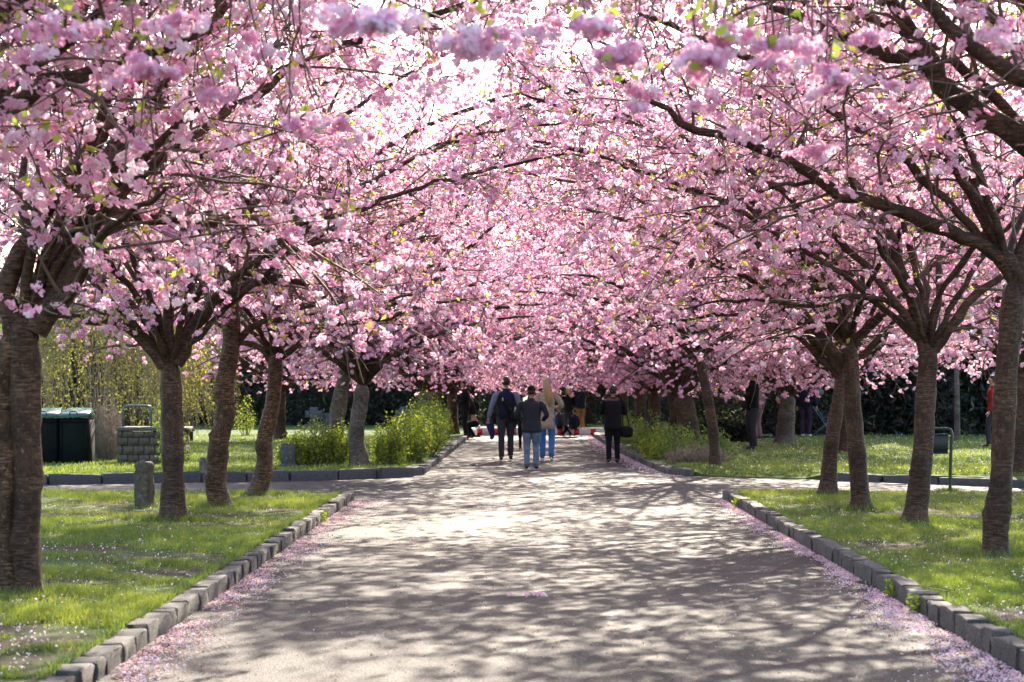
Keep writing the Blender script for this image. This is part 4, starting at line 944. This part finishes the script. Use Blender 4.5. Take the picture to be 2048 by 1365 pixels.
def person(label, loc, H=1.75, rz=0, top='jacket', sleeves=None, legs='jeans', shoes='shoe', hair='hairdark', cap=None, arms=None, step=0.0, build=1.0, coat=0.0, hairlen=0.0, lean=0.0, sole=False, legpose=None, headtilt=0.0, collar=None, kneel=False):
    s = H / 1.8; root = tag(empty('person', loc, rz), label, 'person'); w = build
    J = dict(pel=(0, 0, .96), sp=(0, lean * .3, 1.14), ch=(0, lean * .8, 1.36), nk=(0, lean, 1.53))
    st = step
    LG = legpose or dict(hl=(-.09, 0, .92), kl=(-.10, .02 + .22 * st, .50), al=(-.10, -.03 + .30 * st, .09), tl=(-.11, .12 + .33 * st, .035), hr=(.09, 0, .92), kr=(.10, .05 - .10 * st, .50), ar=(.10, -.03 - .42 * st, .09 + .10 * abs(st)), tr=(.11, .12 - .40 * st, .035 + .01 * abs(st)))
    AR = dict(sl=(-.185 * w, lean, 1.44), el=(-.25 * w, -.03, 1.16), wl=(-.27 * w, .05, .92), fl=(-.27 * w, .07, .83), sr=(.185 * w, lean, 1.44), er=(.25 * w, -.03, 1.16), wr=(.27 * w, .05, .92), fr=(.27 * w, .07, .83))
    if arms: AR.update(arms)
    S = lambda p, r, r2=None: (p[0] * s, p[1] * s, p[2] * s, r * s, (r2 or r) * s)
    # body: one continuous figure
    names = ['pel', 'sp', 'ch', 'nk', 'hd']; hd = (0, lean + headtilt * .5, 1.60)
    pts = [S(J['pel'], .09, .08), S(J['sp'], .085, .08), S(J['ch'], .095, .08), S(J['nk'], .055), S(hd, .06)]; ed = [(0, 1), (1, 2), (2, 3), (3, 4)]
    def add(p, r, par): pts.append(S(p, r)); ed.append((par, len(pts) - 1)); return len(pts) - 1
    for c in 'lr':
        a = add(AR['s' + c], .045, 2); a = add(AR['e' + c], .038, a); a = add(AR['w' + c], .028, a); add(AR['f' + c], .030, a)
        h = add(LG['h' + c], .065, 0); k = add(LG['k' + c], .050, h); k = add(LG['a' + c], .038, k); add(LG['t' + c], .035, k)
    body = skin_mesh('body', pts, ed, C_['skin'], root)
    ex = MB(); hc = np.array([0, lean + headtilt, 1.69]) * s; hr = np.array([.078, .098, .118]) * s
    ex.ball(hc, hr, 16, 12, head_fn)
    for sg in (-1, 1): ex.ball(hc + np.array([sg * .078, -.005, -.01]) * s, np.array([.012, .022, .032]) * s, 8, 6)
    ex.ball(hc + np.array([0, .092, -.058]) * s, np.array([.026, .01, .008]) * s, 8, 5)
    for c, sg in (('l', -1), ('r', 1)):
        wv = np.array(AR['w' + c]) * s; f = np.array(AR['f' + c]) * s; d = unit(f - wv); side = unit(np.cross(d, [0, 1, .2])); fw = np.cross(side, d)
        for k, ln in enumerate((.062, .072, .070, .055)):
            o = f + side * (k - 1.5) * .019 * s; ex.tube([o, o + d * ln * .5 * s + fw * .006, o + d * ln * .9 * s + fw * .025 * s], [.0095 * s, .009 * s, .007 * s], 6)
        o = f - d * .03 * s + fw * .02 * s; ex.tube([o, o + fw * .03 * s + d * .02 * s, o + fw * .038 * s + d * .048 * s], [.011 * s, .01 * s, .008 * s], 6)
    join_mesh(body, ex)
    # trousers, shoes
    def loft(b, rings, n=18):   # (z, rx, ry, cy)
        V = [(rx * math.cos(a) * s, (cy_ + ry * math.sin(a)) * s, z * s) for z, rx, ry, cy_ in rings for a in np.arange(n) * 2 * math.pi / n]
        F = [(r * n + i, r * n + (i + 1) % n, r * n + n + (i + 1) % n, r * n + n + i) for r in range(len(rings) - 1) for i in range(n)]
        b.add(V, F + [tuple(range(n - 1, -1, -1)), tuple(range((len(rings) - 1) * n, len(rings) * n))])
    def limb_tube(b, P_, r_, n=12):
        q = resample([np.array(p) * s for p in P_], .045); d_ = np.concatenate([[0], np.cumsum([np.linalg.norm(np.array(P_[i + 1]) - P_[i]) for i in range(len(P_) - 1)])]); u = np.linspace(0, d_[-1], len(q))
        rad = np.interp(u, d_, r_) * s; rad = rad * (1 + .045 * np.sin(u * 55) * np.linspace(.3, 1, len(q))); b.tube(q, rad, n)
    b = MB(); hz = (LG['hl'][2] + LG['hr'][2]) / 2; hy = (LG['hl'][1] + LG['hr'][1]) / 2
    loft(b, [(hz - .09, .10 * w, .09 * w, hy), (hz - .05, .165 * w, .115 * w, hy), (hz + .04, .165 * w, .120 * w, hy), (hz + .10, .145 * w, .10 * w, hy), (hz + .12, .13 * w, .09 * w, hy)])
    for c in 'lr':
        k = np.array(LG['k' + c]); a = np.array(LG['a' + c]); limb_tube(b, [np.array(LG['h' + c]) + [0, 0, .02], np.array(LG['h' + c]) * .5 + k * .5, k, k * .45 + a * .55, a + [0, 0, .0]], [.096 * w, .086 * w, .070, .066, .060])
    b.build('trousers', C_[legs], root, True)
    for c in 'lr':
        a = np.array(LG['a' + c]); t = np.array(LG['t' + c]); d = t - a
        pts = [S(tuple(a + [0, -.015, -.01]), .048, .052), S(tuple(a + d * .45 + [0, 0, -.0]), .046, .042), S(tuple(t), .044, .032)]
        sh = skin_mesh('shoe', pts, [(0, 1), (1, 2)], C_[shoes], root)
        if sole: 
            b = MB(); b.tube([(a + [0, -.05, -.062]) * s, (a + d * .5 + [0, 0, -.045]) * s, (t + [0, .03, -.028]) * s], np.array([.030, .036, .030]) * s, 8); b.build('sole', C_['sole'], sh)
    # top
    b = MB(); ch = coat; rings = []
    if ch: rings = [(.95 - ch, .178 * w, .135 * w, 0), (.95 - ch * .5, .176 * w, .13 * w, 0)]
    rings += [(.95 if ch else .90, .172 * w, .128 * w, 0), (1.06, .158 * w, .118 * w, lean * .15), (1.20, .168 * w, .122 * w, lean * .4), (1.34, .186 * w, .130 * w, lean * .8), (1.42, .190 * w, .115 * w, lean), (1.465, .150 * w, .092 * w, lean), (1.50, .085, .078, lean), (1.545, .066, .066, lean), (1.56, .05, .05, lean)]
    loft(b, rings)
    def sleeve(b, c):
        S0, E0, W0_ = (np.array(AR[k + c]) for k in 'sew'); limb_tube(b, [S0 * [.72, 1, 1] + [0, 0, -.02], S0 + [0, 0, -.03], S0 * .5 + E0 * .5, E0, E0 * .4 + W0_ * .6, W0_], [.070, .078 * min(w, 1.1), .066, .056, .050, .043])
    if sleeves is None:
        for c in 'lr': sleeve(b, c)
    b.build('coat' if ch else 'jacket', C_[top], root, True)
    if sleeves:
        for c in 'lr': b = MB(); sleeve(b, c); b.build('sleeve', C_[sleeves], root, True)
    if collar:
        b = MB(); ring = [(math.cos(a) * .12 * s, (lean + math.sin(a) * .10) * s, (1.50 + .02 * math.sin(a)) * s) for a in np.linspace(0, 6.283, 17)]; b.tube(ring, .035 * s, 8); b.build('fur_collar', C_[collar], root, True)
    # hair / hat
    b = MB()
    def hf(V): V = V.copy(); front = (V[:, 1] > .25) & (V[:, 2] < .45); V[front] *= .82; V[:, 2] = np.maximum(V[:, 2], -.55); return V
    b.ball(hc + np.array([0, -.010, .012]) * s, np.array([.089, .108, .124]) * s, 16, 12, hf); b.build('hair', C_[hair], root, True)
    if hairlen:
        b = MB(); b.tube(resample([hc + np.array([0, -.05, .06]) * s, hc + np.array([.01, -.11, -.08]) * s, hc + np.array([.05, -.15, -.26]) * s, hc + np.array([.09, -.15, -.14 - hairlen]) * s], .04), np.interp(np.linspace(0, 1, len(resample([hc + np.array([0, -.05, .06]) * s, hc + np.array([.01, -.11, -.08]) * s, hc + np.array([.05, -.15, -.26]) * s, hc + np.array([.09, -.15, -.14 - hairlen]) * s], .04))), [0, .3, .7, 1], [.085, .10, .075, .02]) * s, 12); b.build('long_hair', C_[hair], root, True)
    if cap:
        b = MB()
        def cf(V): V = V.copy(); V[:, 2] = np.maximum(V[:, 2], -.05); return V
        b.ball(hc + np.array([0, -.004, .035]) * s, np.array([.097, .115, .118]) * s, 16, 12, cf); b.build('knit_cap', C_[cap], root, True)
    return root, s
def pos(px, py): g = G(px, py, 0.0); return (g[0], g[1], 0)

p, s = person('tall man walking away in a dark padded vest with grey-blue sleeves', pos(1012, 922), 1.80, R(2), 'navy', 'sleeve', 'dgrey', step=-.25, build=1.12, arms=dict(el=(-.31, -.04, 1.17), wl=(-.37, .04, .93), fl=(-.38, .07, .84), er=(.30, -.02, 1.17), wr=(.36, .12, 1.0), fr=(.37, .18, .96)))
b = MB(); b.tube(resample([(-.14, -.13, 1.40), (0, -.17, 1.20), (.16, -.16, 1.02), (.22, -.08, .98)], .05), .028, 8); b.build('strap', C_['black'], p, True)
b = MB(); b.box((.20, -.14, .96), (.24, .12, .22), bev=.05, rz=.3); b.build('shoulder_bag', C_['black'], p)
b = MB(); b.box((-.075, -.178, 1.33), (.02, .012, .07), rz=.0, bev=.004); b.build('reflector_tag', C_['white'], p)
b = MB(); x0, y0, _ = pos(998, 922); b.tube(resample([(-.02, 0, 1.02), (0, .02, .90), (.03, 0, .78), (.05, 0, .66), (.03, .0, .58)], .04), [.03, .06, .075, .085, .085, .08, .075, .07, .06, .05, .045, .03][:len(resample([(-.02, 0, 1.02), (0, .02, .90), (.03, 0, .78), (.05, 0, .66), (.03, .0, .58)], .04))], 10)
o = b.build('rolled_jacket', C_['blue'], None, True); o.location = (pos(1012, 922)[0] - .35, pos(1012, 922)[1] + .14, -.12); tag(o, 'dark blue folded jacket held in the left hand of the tall man', 'jacket')
p, s = person('shorter person in a slate jacket, faded jeans and black knit cap walking away', pos(1063, 940), 1.60, 0, 'jacket', None, 'jeans', cap='cap', build=1.22, coat=.14, arms=dict(el=(-.33, -.02, 1.19), wl=(-.24, .20, 1.02), fl=(-.20, .27, 1.0), er=(.33, -.02, 1.19), wr=(.26, .20, 1.08), fr=(.20, .26, 1.08)))
p, s = person('woman with long blond hair, beige coat, bright blue jeans and dark sneakers', pos(1094, 922), 1.78, R(-3), 'beige', None, 'bjeans', hair='blond', hairlen=.36, build=1.0, coat=.26, step=.25, sole=True, arms=dict(er=(.32, .02, 1.20), wr=(.22, .20, 1.16), fr=(.15, .26, 1.17)))
p, s = person('woman in a black padded coat with fur collar standing at the right of the avenue', pos(1226, 927), 1.60, R(4), 'black', None, 'black', hair='hairdark', build=1.22, coat=.16, collar='fur', cap='hairdark', arms=dict(el=(-.27, .05, 1.19), wl=(-.14, .22, 1.25), fl=(-.08, .26, 1.30), er=(.30, 0, 1.18), wr=(.20, .2, 1.2), fr=(.12, .25, 1.24)))
bx, by, _ = pos(1253, 927); bag = tag(empty('handbag', (bx, by, .52)), 'soft black handbag hanging from the shoulder of the woman in black', 'handbag')
b = MB(); b.ball((0, 0, .14), (.14, .07, .12), 14, 10, lambda V: np.sign(V) * np.abs(V) ** .6); b.build('bag_body', C_['black'], bag, True)
b = MB(); b.tube(resample([(-.07, 0, .26), (-.10, 0, .60), (-.18, 0, .93)], .1), .012, 6); b.tube(resample([(.06, 0, .26), (-.02, 0, .60), (-.17, 0, .93)], .1), .012, 6); b.build('bag_strap', C_['black'], bag, True)
phone_arms = dict(el=(-.22, .06, 1.15), wl=(-.10, .28, 1.18), fl=(-.05, .33, 1.20), er=(.22, .06, 1.15), wr=(.10, .28, 1.18), fr=(.05, .33, 1.20))
def pos2(px, py): g = G(px, py, 0.0); return (g[0], g[1], ground_z(g[0], g[1]))
person('man in dark clothes standing bent over his phone, left of the avenue', pos(931, 879), 1.75, R(85), 'black', None, 'black', arms=phone_arms, build=1.1, headtilt=.05)
ph = MB(); ph.box((0, 0, 0), (.08, .012, .15), bev=.004, rx=.6); x0, y0, _ = pos(931, 879)
o = ph.build('phone', M['black']); o.location = (x0 - .37, y0 + .0, 1.20); tag(o, 'dark phone held by the man standing left of the avenue', 'phone')
person('dark figure crouching beside the man with the phone', pos(946, 878), 1.55, R(60), 'black', None, 'black', build=1.1, lean=.22, coat=.1, legpose=dict(hl=(-.09, -.08, .52), kl=(-.14, .30, .50), al=(-.12, .05, .09), tl=(-.12, .20, .035), hr=(.09, -.08, .52), kr=(.14, .28, .46), ar=(.12, .03, .09), tr=(.12, .18, .035))).__class__
person('person in a grey knit cap with fair hair reaching up near the barrier', pos(1137, 873), 1.56, R(25), 'black', None, 'jacket', shoes='sole', hair='blond', hairlen=.12, cap='greycap', arms=dict(el=(-.25, .15, 1.40), wl=(-.20, .25, 1.55), fl=(-.18, .28, 1.62), er=(.26, .05, 1.2), wr=(.15, .2, 1.15), fr=(.1, .26, 1.15)))
person('man in a navy jacket and brown trousers holding up a camera', pos(1160, 873), 1.76, R(30), 'navy', None, 'brown', build=1.15, arms=dict(el=(-.25, .15, 1.32), wl=(-.08, .26, 1.56), fl=(-.05, .24, 1.62), er=(.25, .15, 1.32), wr=(.08, .26, 1.56), fr=(.05, .24, 1.62)))
person('small child walking beyond the person in the knit cap, half hidden', pos(1045, 900), 1.05, 0, 'black', None, 'black', step=.2, build=1.2)
sq = dict(hl=(-.09, -.05, .50), kl=(-.18, .32, .52), al=(-.16, .05, .09), tl=(-.16, .20, .035), hr=(.09, -.05, .50), kr=(.18, .32, .52), ar=(.16, .05, .09), tr=(.16, .20, .035))
def squat(label, loc, H, rz, **kw):
    s = H / 1.8; root, s = person(label, loc, H, rz, legpose=dict(hl=(-.09, 0, .90), kl=(-.14, .38, .86), al=(-.13, .08, .53), tl=(-.13, .22, .475), hr=(.09, 0, .90), kr=(.14, .38, .86), ar=(.13, .08, .53), tr=(.13, .22, .475)), **kw)
    root.location.z -= .44 * s; return root
squat('child crouching on the path in front of the barrier', pos(1118, 874), 1.25, R(-60), top='jacket', legs='black', hair='blond')
squat('child in dark clothes crouching beside the person in the grey cap', pos(1149, 874), 1.15, R(40), top='navy', legs='dgrey', shoes='sole')
g = pos2(1505, 912); person('man in dark clothes on the right lawn facing left under the blossom', g, 1.86, R(100), 'black', None, 'dgrey', build=1.15, arms=dict(el=(-.22, .10, 1.2), wl=(-.12, .28, 1.15), fl=(-.08, .34, 1.15)))
g = pos2(1515, 888); person('figure in dusty pink behind the man on the right lawn', g, 1.60, R(40), 'pinkish', None, 'pinkish')
g = pos2(1612, 884); person('person in navy top and purple trousers holding a pale bag', g, 1.75, R(-30), 'navy', None, 'purple', shoes='sole', build=1.15)
b = MB(); b.ball((0, 0, 0), (.16, .07, .11), 12, 8, lambda V: V * (1 + .15 * np.sin(V[:, :1] * 9))); o = b.build('bag', C_['greycap'], None, True); o.location = (g[0] + .33, g[1] - .1, 1.42); tag(o, 'pale grey bag held by the person in purple trousers', 'bag')
g = pos2(1985, 907); person('person in a red jacket walking behind the tall bulging trunk', g, 1.72, R(70), 'red', None, 'dgrey', step=.35)
g = pos2(1558, 886); squat('person kneeling on the grass at the foot of the broad tree', g, 1.6, R(90), top='black', legs='black')
g = pos2(1385, 868); person('person in dark blue far behind the thick cherry trunk', (g[0], g[1], g[2]), 1.7, R(20), 'navy', None, 'dgrey')
g = pos2(380, 872); person('person half hidden behind the forked trunk near the weeping tree', (g[0], g[1], g[2]), 1.7, R(-20), 'black', None, 'black')

# picnic things on the right lawn
def deck_chair(label, px, py, rz):
    g = pos2(px, py); root = tag(empty('folding_chair', g, rz), label, 'folding chair', 'folding chairs on the right lawn')
    for s in (-.26, .26):
        b = MB(); b.tube([(s, -.30, 0), (s, .28, .86)], .013, 6); b.build('leg', M['steel'], root); b = MB(); b.tube([(s, .34, 0), (s, -.26, .52)], .013, 6); b.build('leg', M['steel'], root)
    b = MB(); b.box((0, .0, .42), (.5, .44, .03), bev=.01); b.build('seat', C_['black'], root); b = MB(); b.box((0, .25, .66), (.5, .03, .42), bev=.01, rx=-.3); b.build('backrest', C_['black'], root)
deck_chair('dark folding chair left of the broad tree on the right lawn', 1545, 868, R(70))
deck_chair('dark folding chair right of the person in purple trousers', 1648, 882, R(75))
g = pos2(1519, 886); b = MB(); b.box((0, 0, .09), (.16, .12, .18), bev=.02); b.tube([(-.05, 0, .17), (0, 0, .25), (.05, 0, .17)], .008, 6); o = b.build('blue_bag', C_['blue']); o.location = g; tag(o, 'small bright blue carrier bag on the grass beside the standing man', 'bag')
g = pos2(1545, 884); b = MB(); xs = np.linspace(-.55, .55, 12); ys = np.linspace(-.5, .5, 8)
V = np.array([(x, y, .03 + .02 * math.sin(x * 9 + y * 5)) for y in ys for x in xs]); b.add(V, [(r * 12 + i, r * 12 + i + 1, r * 12 + i + 13, r * 12 + i + 12) for r in range(7) for i in range(11)])
V2 = V.copy(); V2[:, 2] = 0; 
o = b.build('picnic_blanket', C_['green'], None, True); o.location = g; tag(o, 'green picnic blanket spread left of the broad tree', 'blanket')

# ---------------------------------------------------------------- grass, petals, litter
rng = np.random.RandomState(77)
def blades(name, n, fx, h, w, seed, label, thr=-.25, soil=0.0):
    rng = np.random.RandomState(seed); x, y = fx(rng, n)
    d = fnoise(x * 1.1, y * 1.1, 9) + .5 * fnoise(x * 5, y * 5, 4); ok = (d + rng.normal(0, .22, n) - soil * np.clip((19 - y) / 7, 0, 1)) > thr; x, y, d = x[ok], y[ok], d[ok]; n = len(x)
    z = np.where(y < 31, lawn_h(x, y), lawn_h(x, y, .13))
    m = (x > 2) & (y > 31); z[m] = soft_right(x[m], y[m], z[m])
    hh = h * rng.uniform(.45, 1.3, n) * (1 + .5 * np.clip(d, -.5, 1)); a = rng.uniform(0, 6.283, n); ww = w * rng.uniform(.6, 1.3, n)
    lx, ly = rng.normal(0, .45, (2, n)) * hh
    P0 = np.stack([x - np.cos(a) * ww, y - np.sin(a) * ww, z - .008], 1); P1 = np.stack([x + np.cos(a) * ww, y + np.sin(a) * ww, z - .008], 1); P2 = np.stack([x + lx, y + ly, z + hh], 1)
    V = np.stack([P0, P1, P2], 1).reshape(-1, 3); F = np.arange(n * 3).reshape(-1, 3)
    t = np.clip(.5 + .25 * fnoise(x * .7, y * .7, 2) + rng.normal(0, .18, n), 0, 1)
    o = link(name, mesh_np(name, V, F, M['grass'], attr=t)); tag(o, label, 'grass', kind='stuff'); return o
def nearfield(side):
    def f(rng, n):
        y = 11.0 + 19.3 * rng.uniform(0, 1, n) ** 1.25; half = .255 * y + .4
        if side < 0: x0 = in_left(y) - .03; x = x0 - rng.uniform(0, 1, n) * np.maximum(.05, half - 2.6)
        else: x0 = in_right(y) + .03; x = x0 + rng.uniform(0, 1, n) * np.maximum(.05, half * .93 - 2.9)
        return x, y
    return f
blades('grass_near_left', 270000, nearfield(-1), .038, .0042, 1, 'short spring grass on the near left lawn', -.02, .38)
blades('grass_near_right', 260000, nearfield(1), .034, .0042, 2, 'short spring grass on the near right lawn', -.06, .2)
def farfield(side):
    def f(rng, n):
        y = 35 + 28 * rng.uniform(0, 1, n) ** 1.5
        x = (-2.3 - rng.uniform(0, 1, n) * (.255 * y - 1.8)) if side < 0 else (2.7 + rng.uniform(0, 1, n) * (.24 * y - 2.4))
        e = far_left_edge(x) if side < 0 else far_right_edge(x); ok = y > e + (.15 if side < 0 else .5); return np.where(ok, x, x), np.where(ok, y, e + .3 + rng.uniform(0, 3, n))
    return f
blades('grass_far_left', 38000, farfield(-1), .05, .014, 3, 'grass of the lawn beyond the crossing on the left', -.7)
blades('grass_far_right', 42000, farfield(1), .045, .014, 4, 'grass of the lawn beyond the crossing on the right', -.7)
# tufts round the trunks, posts and kerbs
PX = []
for t in TREES:
    x, y, z = t.location
    if 11 < y < 31 and abs(x) < 6.5:
        n = 1100; a = rng.uniform(0, 6.283, n); r = .15 + np.abs(rng.normal(0, .12, n)); PX.append(np.stack([x + r * np.cos(a) * 1.3, y + r * np.sin(a)], 1))
for x, y in ((G(289, 1014)[0], G(289, 1014)[1]), (sx, sy)): n = 350; PX.append(np.array([x, y]) + rng.normal(0, .09, (n, 2)))
n = 9000; y = rng.uniform(11, 30, n); side = rng.uniform(0, 1, n) < .5; PX.append(np.stack([np.where(side, in_left(y) - .01 - np.abs(rng.normal(0, .05, n)), in_right(y) + .01 + np.abs(rng.normal(0, .05, n))), y], 1))
PX = np.vstack(PX); n = len(PX); z = lawn_h(PX[:, 0], PX[:, 1]); hh = .075 * rng.uniform(.4, 1.4, n); hh[-9000:] *= .6; a = rng.uniform(0, 6.283, n); l = rng.normal(0, .5, (n, 2)) * hh[:, None]; w = .0045
V = np.stack([np.column_stack([PX[:, 0] - np.cos(a) * w, PX[:, 1] - np.sin(a) * w, z - .01]), np.column_stack([PX[:, 0] + np.cos(a) * w, PX[:, 1] + np.sin(a) * w, z - .01]), np.column_stack([PX + l, z + hh])], 1).reshape(-1, 3)
tag(link('grass_tufts', mesh_np('grass_tufts', V, np.arange(n * 3).reshape(-1, 3), M['grass'], attr=rng.uniform(0, .7, n))), 'longer grass tufts round the trunks and along the kerbs', 'grass', kind='stuff')
# grass bank at the left edge of the near lawn by the crossing
def petals(name, x, y, z, size, label, seed, tint=None, tilt=.5):
    rng = np.random.RandomState(seed); n = len(x); p = np.stack([x, y, z], 1); nrm = unit(rng.normal(0, tilt, (n, 3)) + np.array([0, 0, 1.0])); u = unit(np.cross(nrm, rng.normal(0, 1, (n, 3)))); v = np.cross(nrm, u)
    h = (size * rng.uniform(.5, 1.3, n))[:, None]; V = np.stack([p - u * h, p - v * h * .7 + nrm * h * .3, p + u * h, p + v * h * .7 + nrm * h * .3], 1).reshape(-1, 3)
    t = rng.uniform(.22, 1, n) if tint is None else tint
    return tag(link(name, mesh_np(name, V, np.arange(n * 4).reshape(-1, 4), M['fallen'], attr=t)), label, 'petals', kind='stuff')
n = 30000; y = 9.5 + 20.5 * rng.uniform(0, 1, n) ** 1.1; wd = .15 + .30 * np.clip((18 - y) / 7, 0, 1) + .10 * fnoise(y * 1.2, y * 0, 3); d = np.abs(rng.normal(0, 1, n)) * wd * .55
keep_ = rng.uniform(0, 1, n) < .55 + .9 * fnoise(d * 6, y * 2.2, 7); d, y = d[keep_], y[keep_]; n = len(y)
petals('petal_drift_right', in_right(y) - .145 - d, y, .004 + .012 * np.exp(-d / .2) * rng.uniform(0, 1, n), .0105, 'drift of fallen pink petals along the right kerb', 3, np.where(rng.uniform(0, 1, n) < .10 + .25 * (d > .35), rng.uniform(0, .2, n), rng.uniform(.22, 1, n)))
n = 24000; y = 9.5 + 20.3 * rng.uniform(0, 1, n) ** 1.2; d = np.abs(rng.normal(0, .15, n)) * (1 + .4 * fnoise(y * 1.4, y * 0, 5)); keep_ = rng.uniform(0, 1, n) < .45 + 1.0 * fnoise(d * 6, y * 1.7, 2); d, y = d[keep_], y[keep_]; n = len(y)
petals('petal_drift_left', in_left(y) + .145 + d, y, .004 + .01 * np.exp(-d / .15) * rng.uniform(0, 1, n), .0105, 'drift of fallen pink petals along the left kerb', 4, np.where(rng.uniform(0, 1, n) < .28, rng.uniform(0, .2, n), rng.uniform(.22, 1, n)))
n = 3500; y = 37.5 + 30 * rng.uniform(0, 1, n); d = np.abs(rng.normal(0, .16, n)); petals('petal_drift_far', np.interp(y, [37.6, 41, 50, 60, 72], [2.66, 2.28, 2.04, 1.88, 1.78]) - d, y, .006 + 0 * y, .018, 'thin line of petals along the avenue kerb beyond the crossing', 5)
n = 3800; y = 11 + 19 * rng.uniform(0, 1, n); x = np.where(rng.uniform(0, 1, n) < .45, -2.75 - rng.uniform(0, 1, n) * (.25 * y - 2.4), 2.95 + rng.uniform(0, 1, n) * (.235 * y - 2.4)); petals('petals_on_grass', x, y, lawn_h(x, y) + rng.uniform(.005, .03, n), .0105, 'single fallen petals scattered over the near lawns', 6, rng.uniform(.5, 1, n), 1.0)
n = 3500; y = 35 + 35 * rng.uniform(0, 1, n); x = 2.9 + rng.uniform(0, 1, n) * .24 * y; ok = y > far_right_edge(x) + .3; x, y = x[ok], y[ok]; petals('petals_on_far_lawn', x, y, lawn_h(x, y, .13) + .03, .017, 'single petals scattered over the far right lawn', 7, rng.uniform(.6, 1, len(x)), 1.0)
n = 5200; y = 10 + 30 * rng.uniform(0, 1, n) ** 1.2; x = rng.uniform(-2.6, 2.75, n); petals('petals_on_path', x, y, .004 + 0 * y, .008, 'stray petals and bud scales on the asphalt', 8, np.where(rng.uniform(0, 1, n) < .72, rng.uniform(0, .2, n), rng.uniform(.3, 1, n)))
# fallen blossom sprig in the middle of the path
g = G(1058, 1197, 0); o_ = tag(empty('fallen_sprig', (g[0], g[1], 0)), 'fallen sprig of pink blossom lying in the middle of the path', 'blossom sprig')
c = np.column_stack([rng.normal(.0, .07, 9), rng.normal(0, .03, 9), np.full(9, .055)]); V, F, t = scatter(rng, c, TPL['near'], .3, .5, .0); V[:, 2] = np.maximum(V[:, 2], .003)
tag(link('blossom', mesh_np('blossom', V, F, M['petal'], attr=t), o_), kind='stuff'); b = MB(); b.tube([(-.16, 0, .008), (-.05, .01, .012), (.06, 0, .01)], .004, 5); b.build('twig', M['twig'], o_)
# fallen twigs and dead leaves on the grass
for k, (px, py, L, a) in enumerate([(180, 1175, .35, .5), (215, 1213, .25, 2.6), (55, 1205, .35, 2.4), (340, 1160, .3, 1.2), (205, 1130, .4, 1.0), (1665, 1095, .3, .3), (1900, 1190, .3, 2.2), (1755, 1125, .25, 2.8)]):
    g = G(px, py); q = [np.array([0, 0, .02])]
    for i in range(4): q.append(q[-1] + np.array([math.cos(a + random.uniform(-.4, .4)), math.sin(a + random.uniform(-.4, .4)), random.uniform(-.1, .15)]) * L / 4)
    b = MB(); b.tube(q, [.006, .005, .004, .003, .002], 5); o = b.build('fallen_twig', M['dry'] if k % 2 else M['twig'], None, True); o.location = (g[0], g[1], lawn_h(g[0], g[1]))
    tag(o, ['bent twig lying in the grass beside the twin-stemmed tree', 'short dark curved twig on the left lawn near the kerb', 'thick pale twig at the foot of the twin-stemmed tree', 'thin twig on bare soil of the left lawn', 'long thin twig slanting up on the left lawn', 'twig on the right lawn below the slanting tree', 'twig on the right lawn by the tall bulging trunk', 'twig on the right lawn below the V-forked tree'][k], 'twig')
for k, (px, py, lb) in enumerate([(1790, 1190, 'small green weed sprouting from a joint of the right kerb'), (1848, 1218, 'second green weed against the face of the right kerb'), (1481, 1012, 'small yellow-green weed on the far end of the right kerb'), (637, 1040, 'small yellow weed at the foot of the left kerb')]):
    g = G(px, py, .03); x = float(in_right(g[1])) - .155 if px > 1069 else float(in_left(g[1])) + .155; root = tag(empty('weed', (x, g[1], 0)), lb, 'weed'); c = rng.normal(0, 1, (60, 3)) * [.02, .06, .035] + [0, 0, .07]
    V, F = leaf_quads(rng, c, .022, .004); link('leaves', mesh_np('leaves', V, F, M['bush_leaf'], attr=rng.uniform(.2, .8, 60)), root)['kind'] = 'stuff'
    b = MB(); b.tube([(0, 0, 0), (0, .01, .05), (.0, .02, .1)], .003, 4); b.build('stem', M['twig'], root)
tri = 0
for me in {o.data for o in scene.objects if o.type == 'MESH'}: tri += sum(1 for _ in ()) + (len(me.loops) - 2 * len(me.polygons))
print('TRIANGLES', tri, 'objects', len(scene.objects))
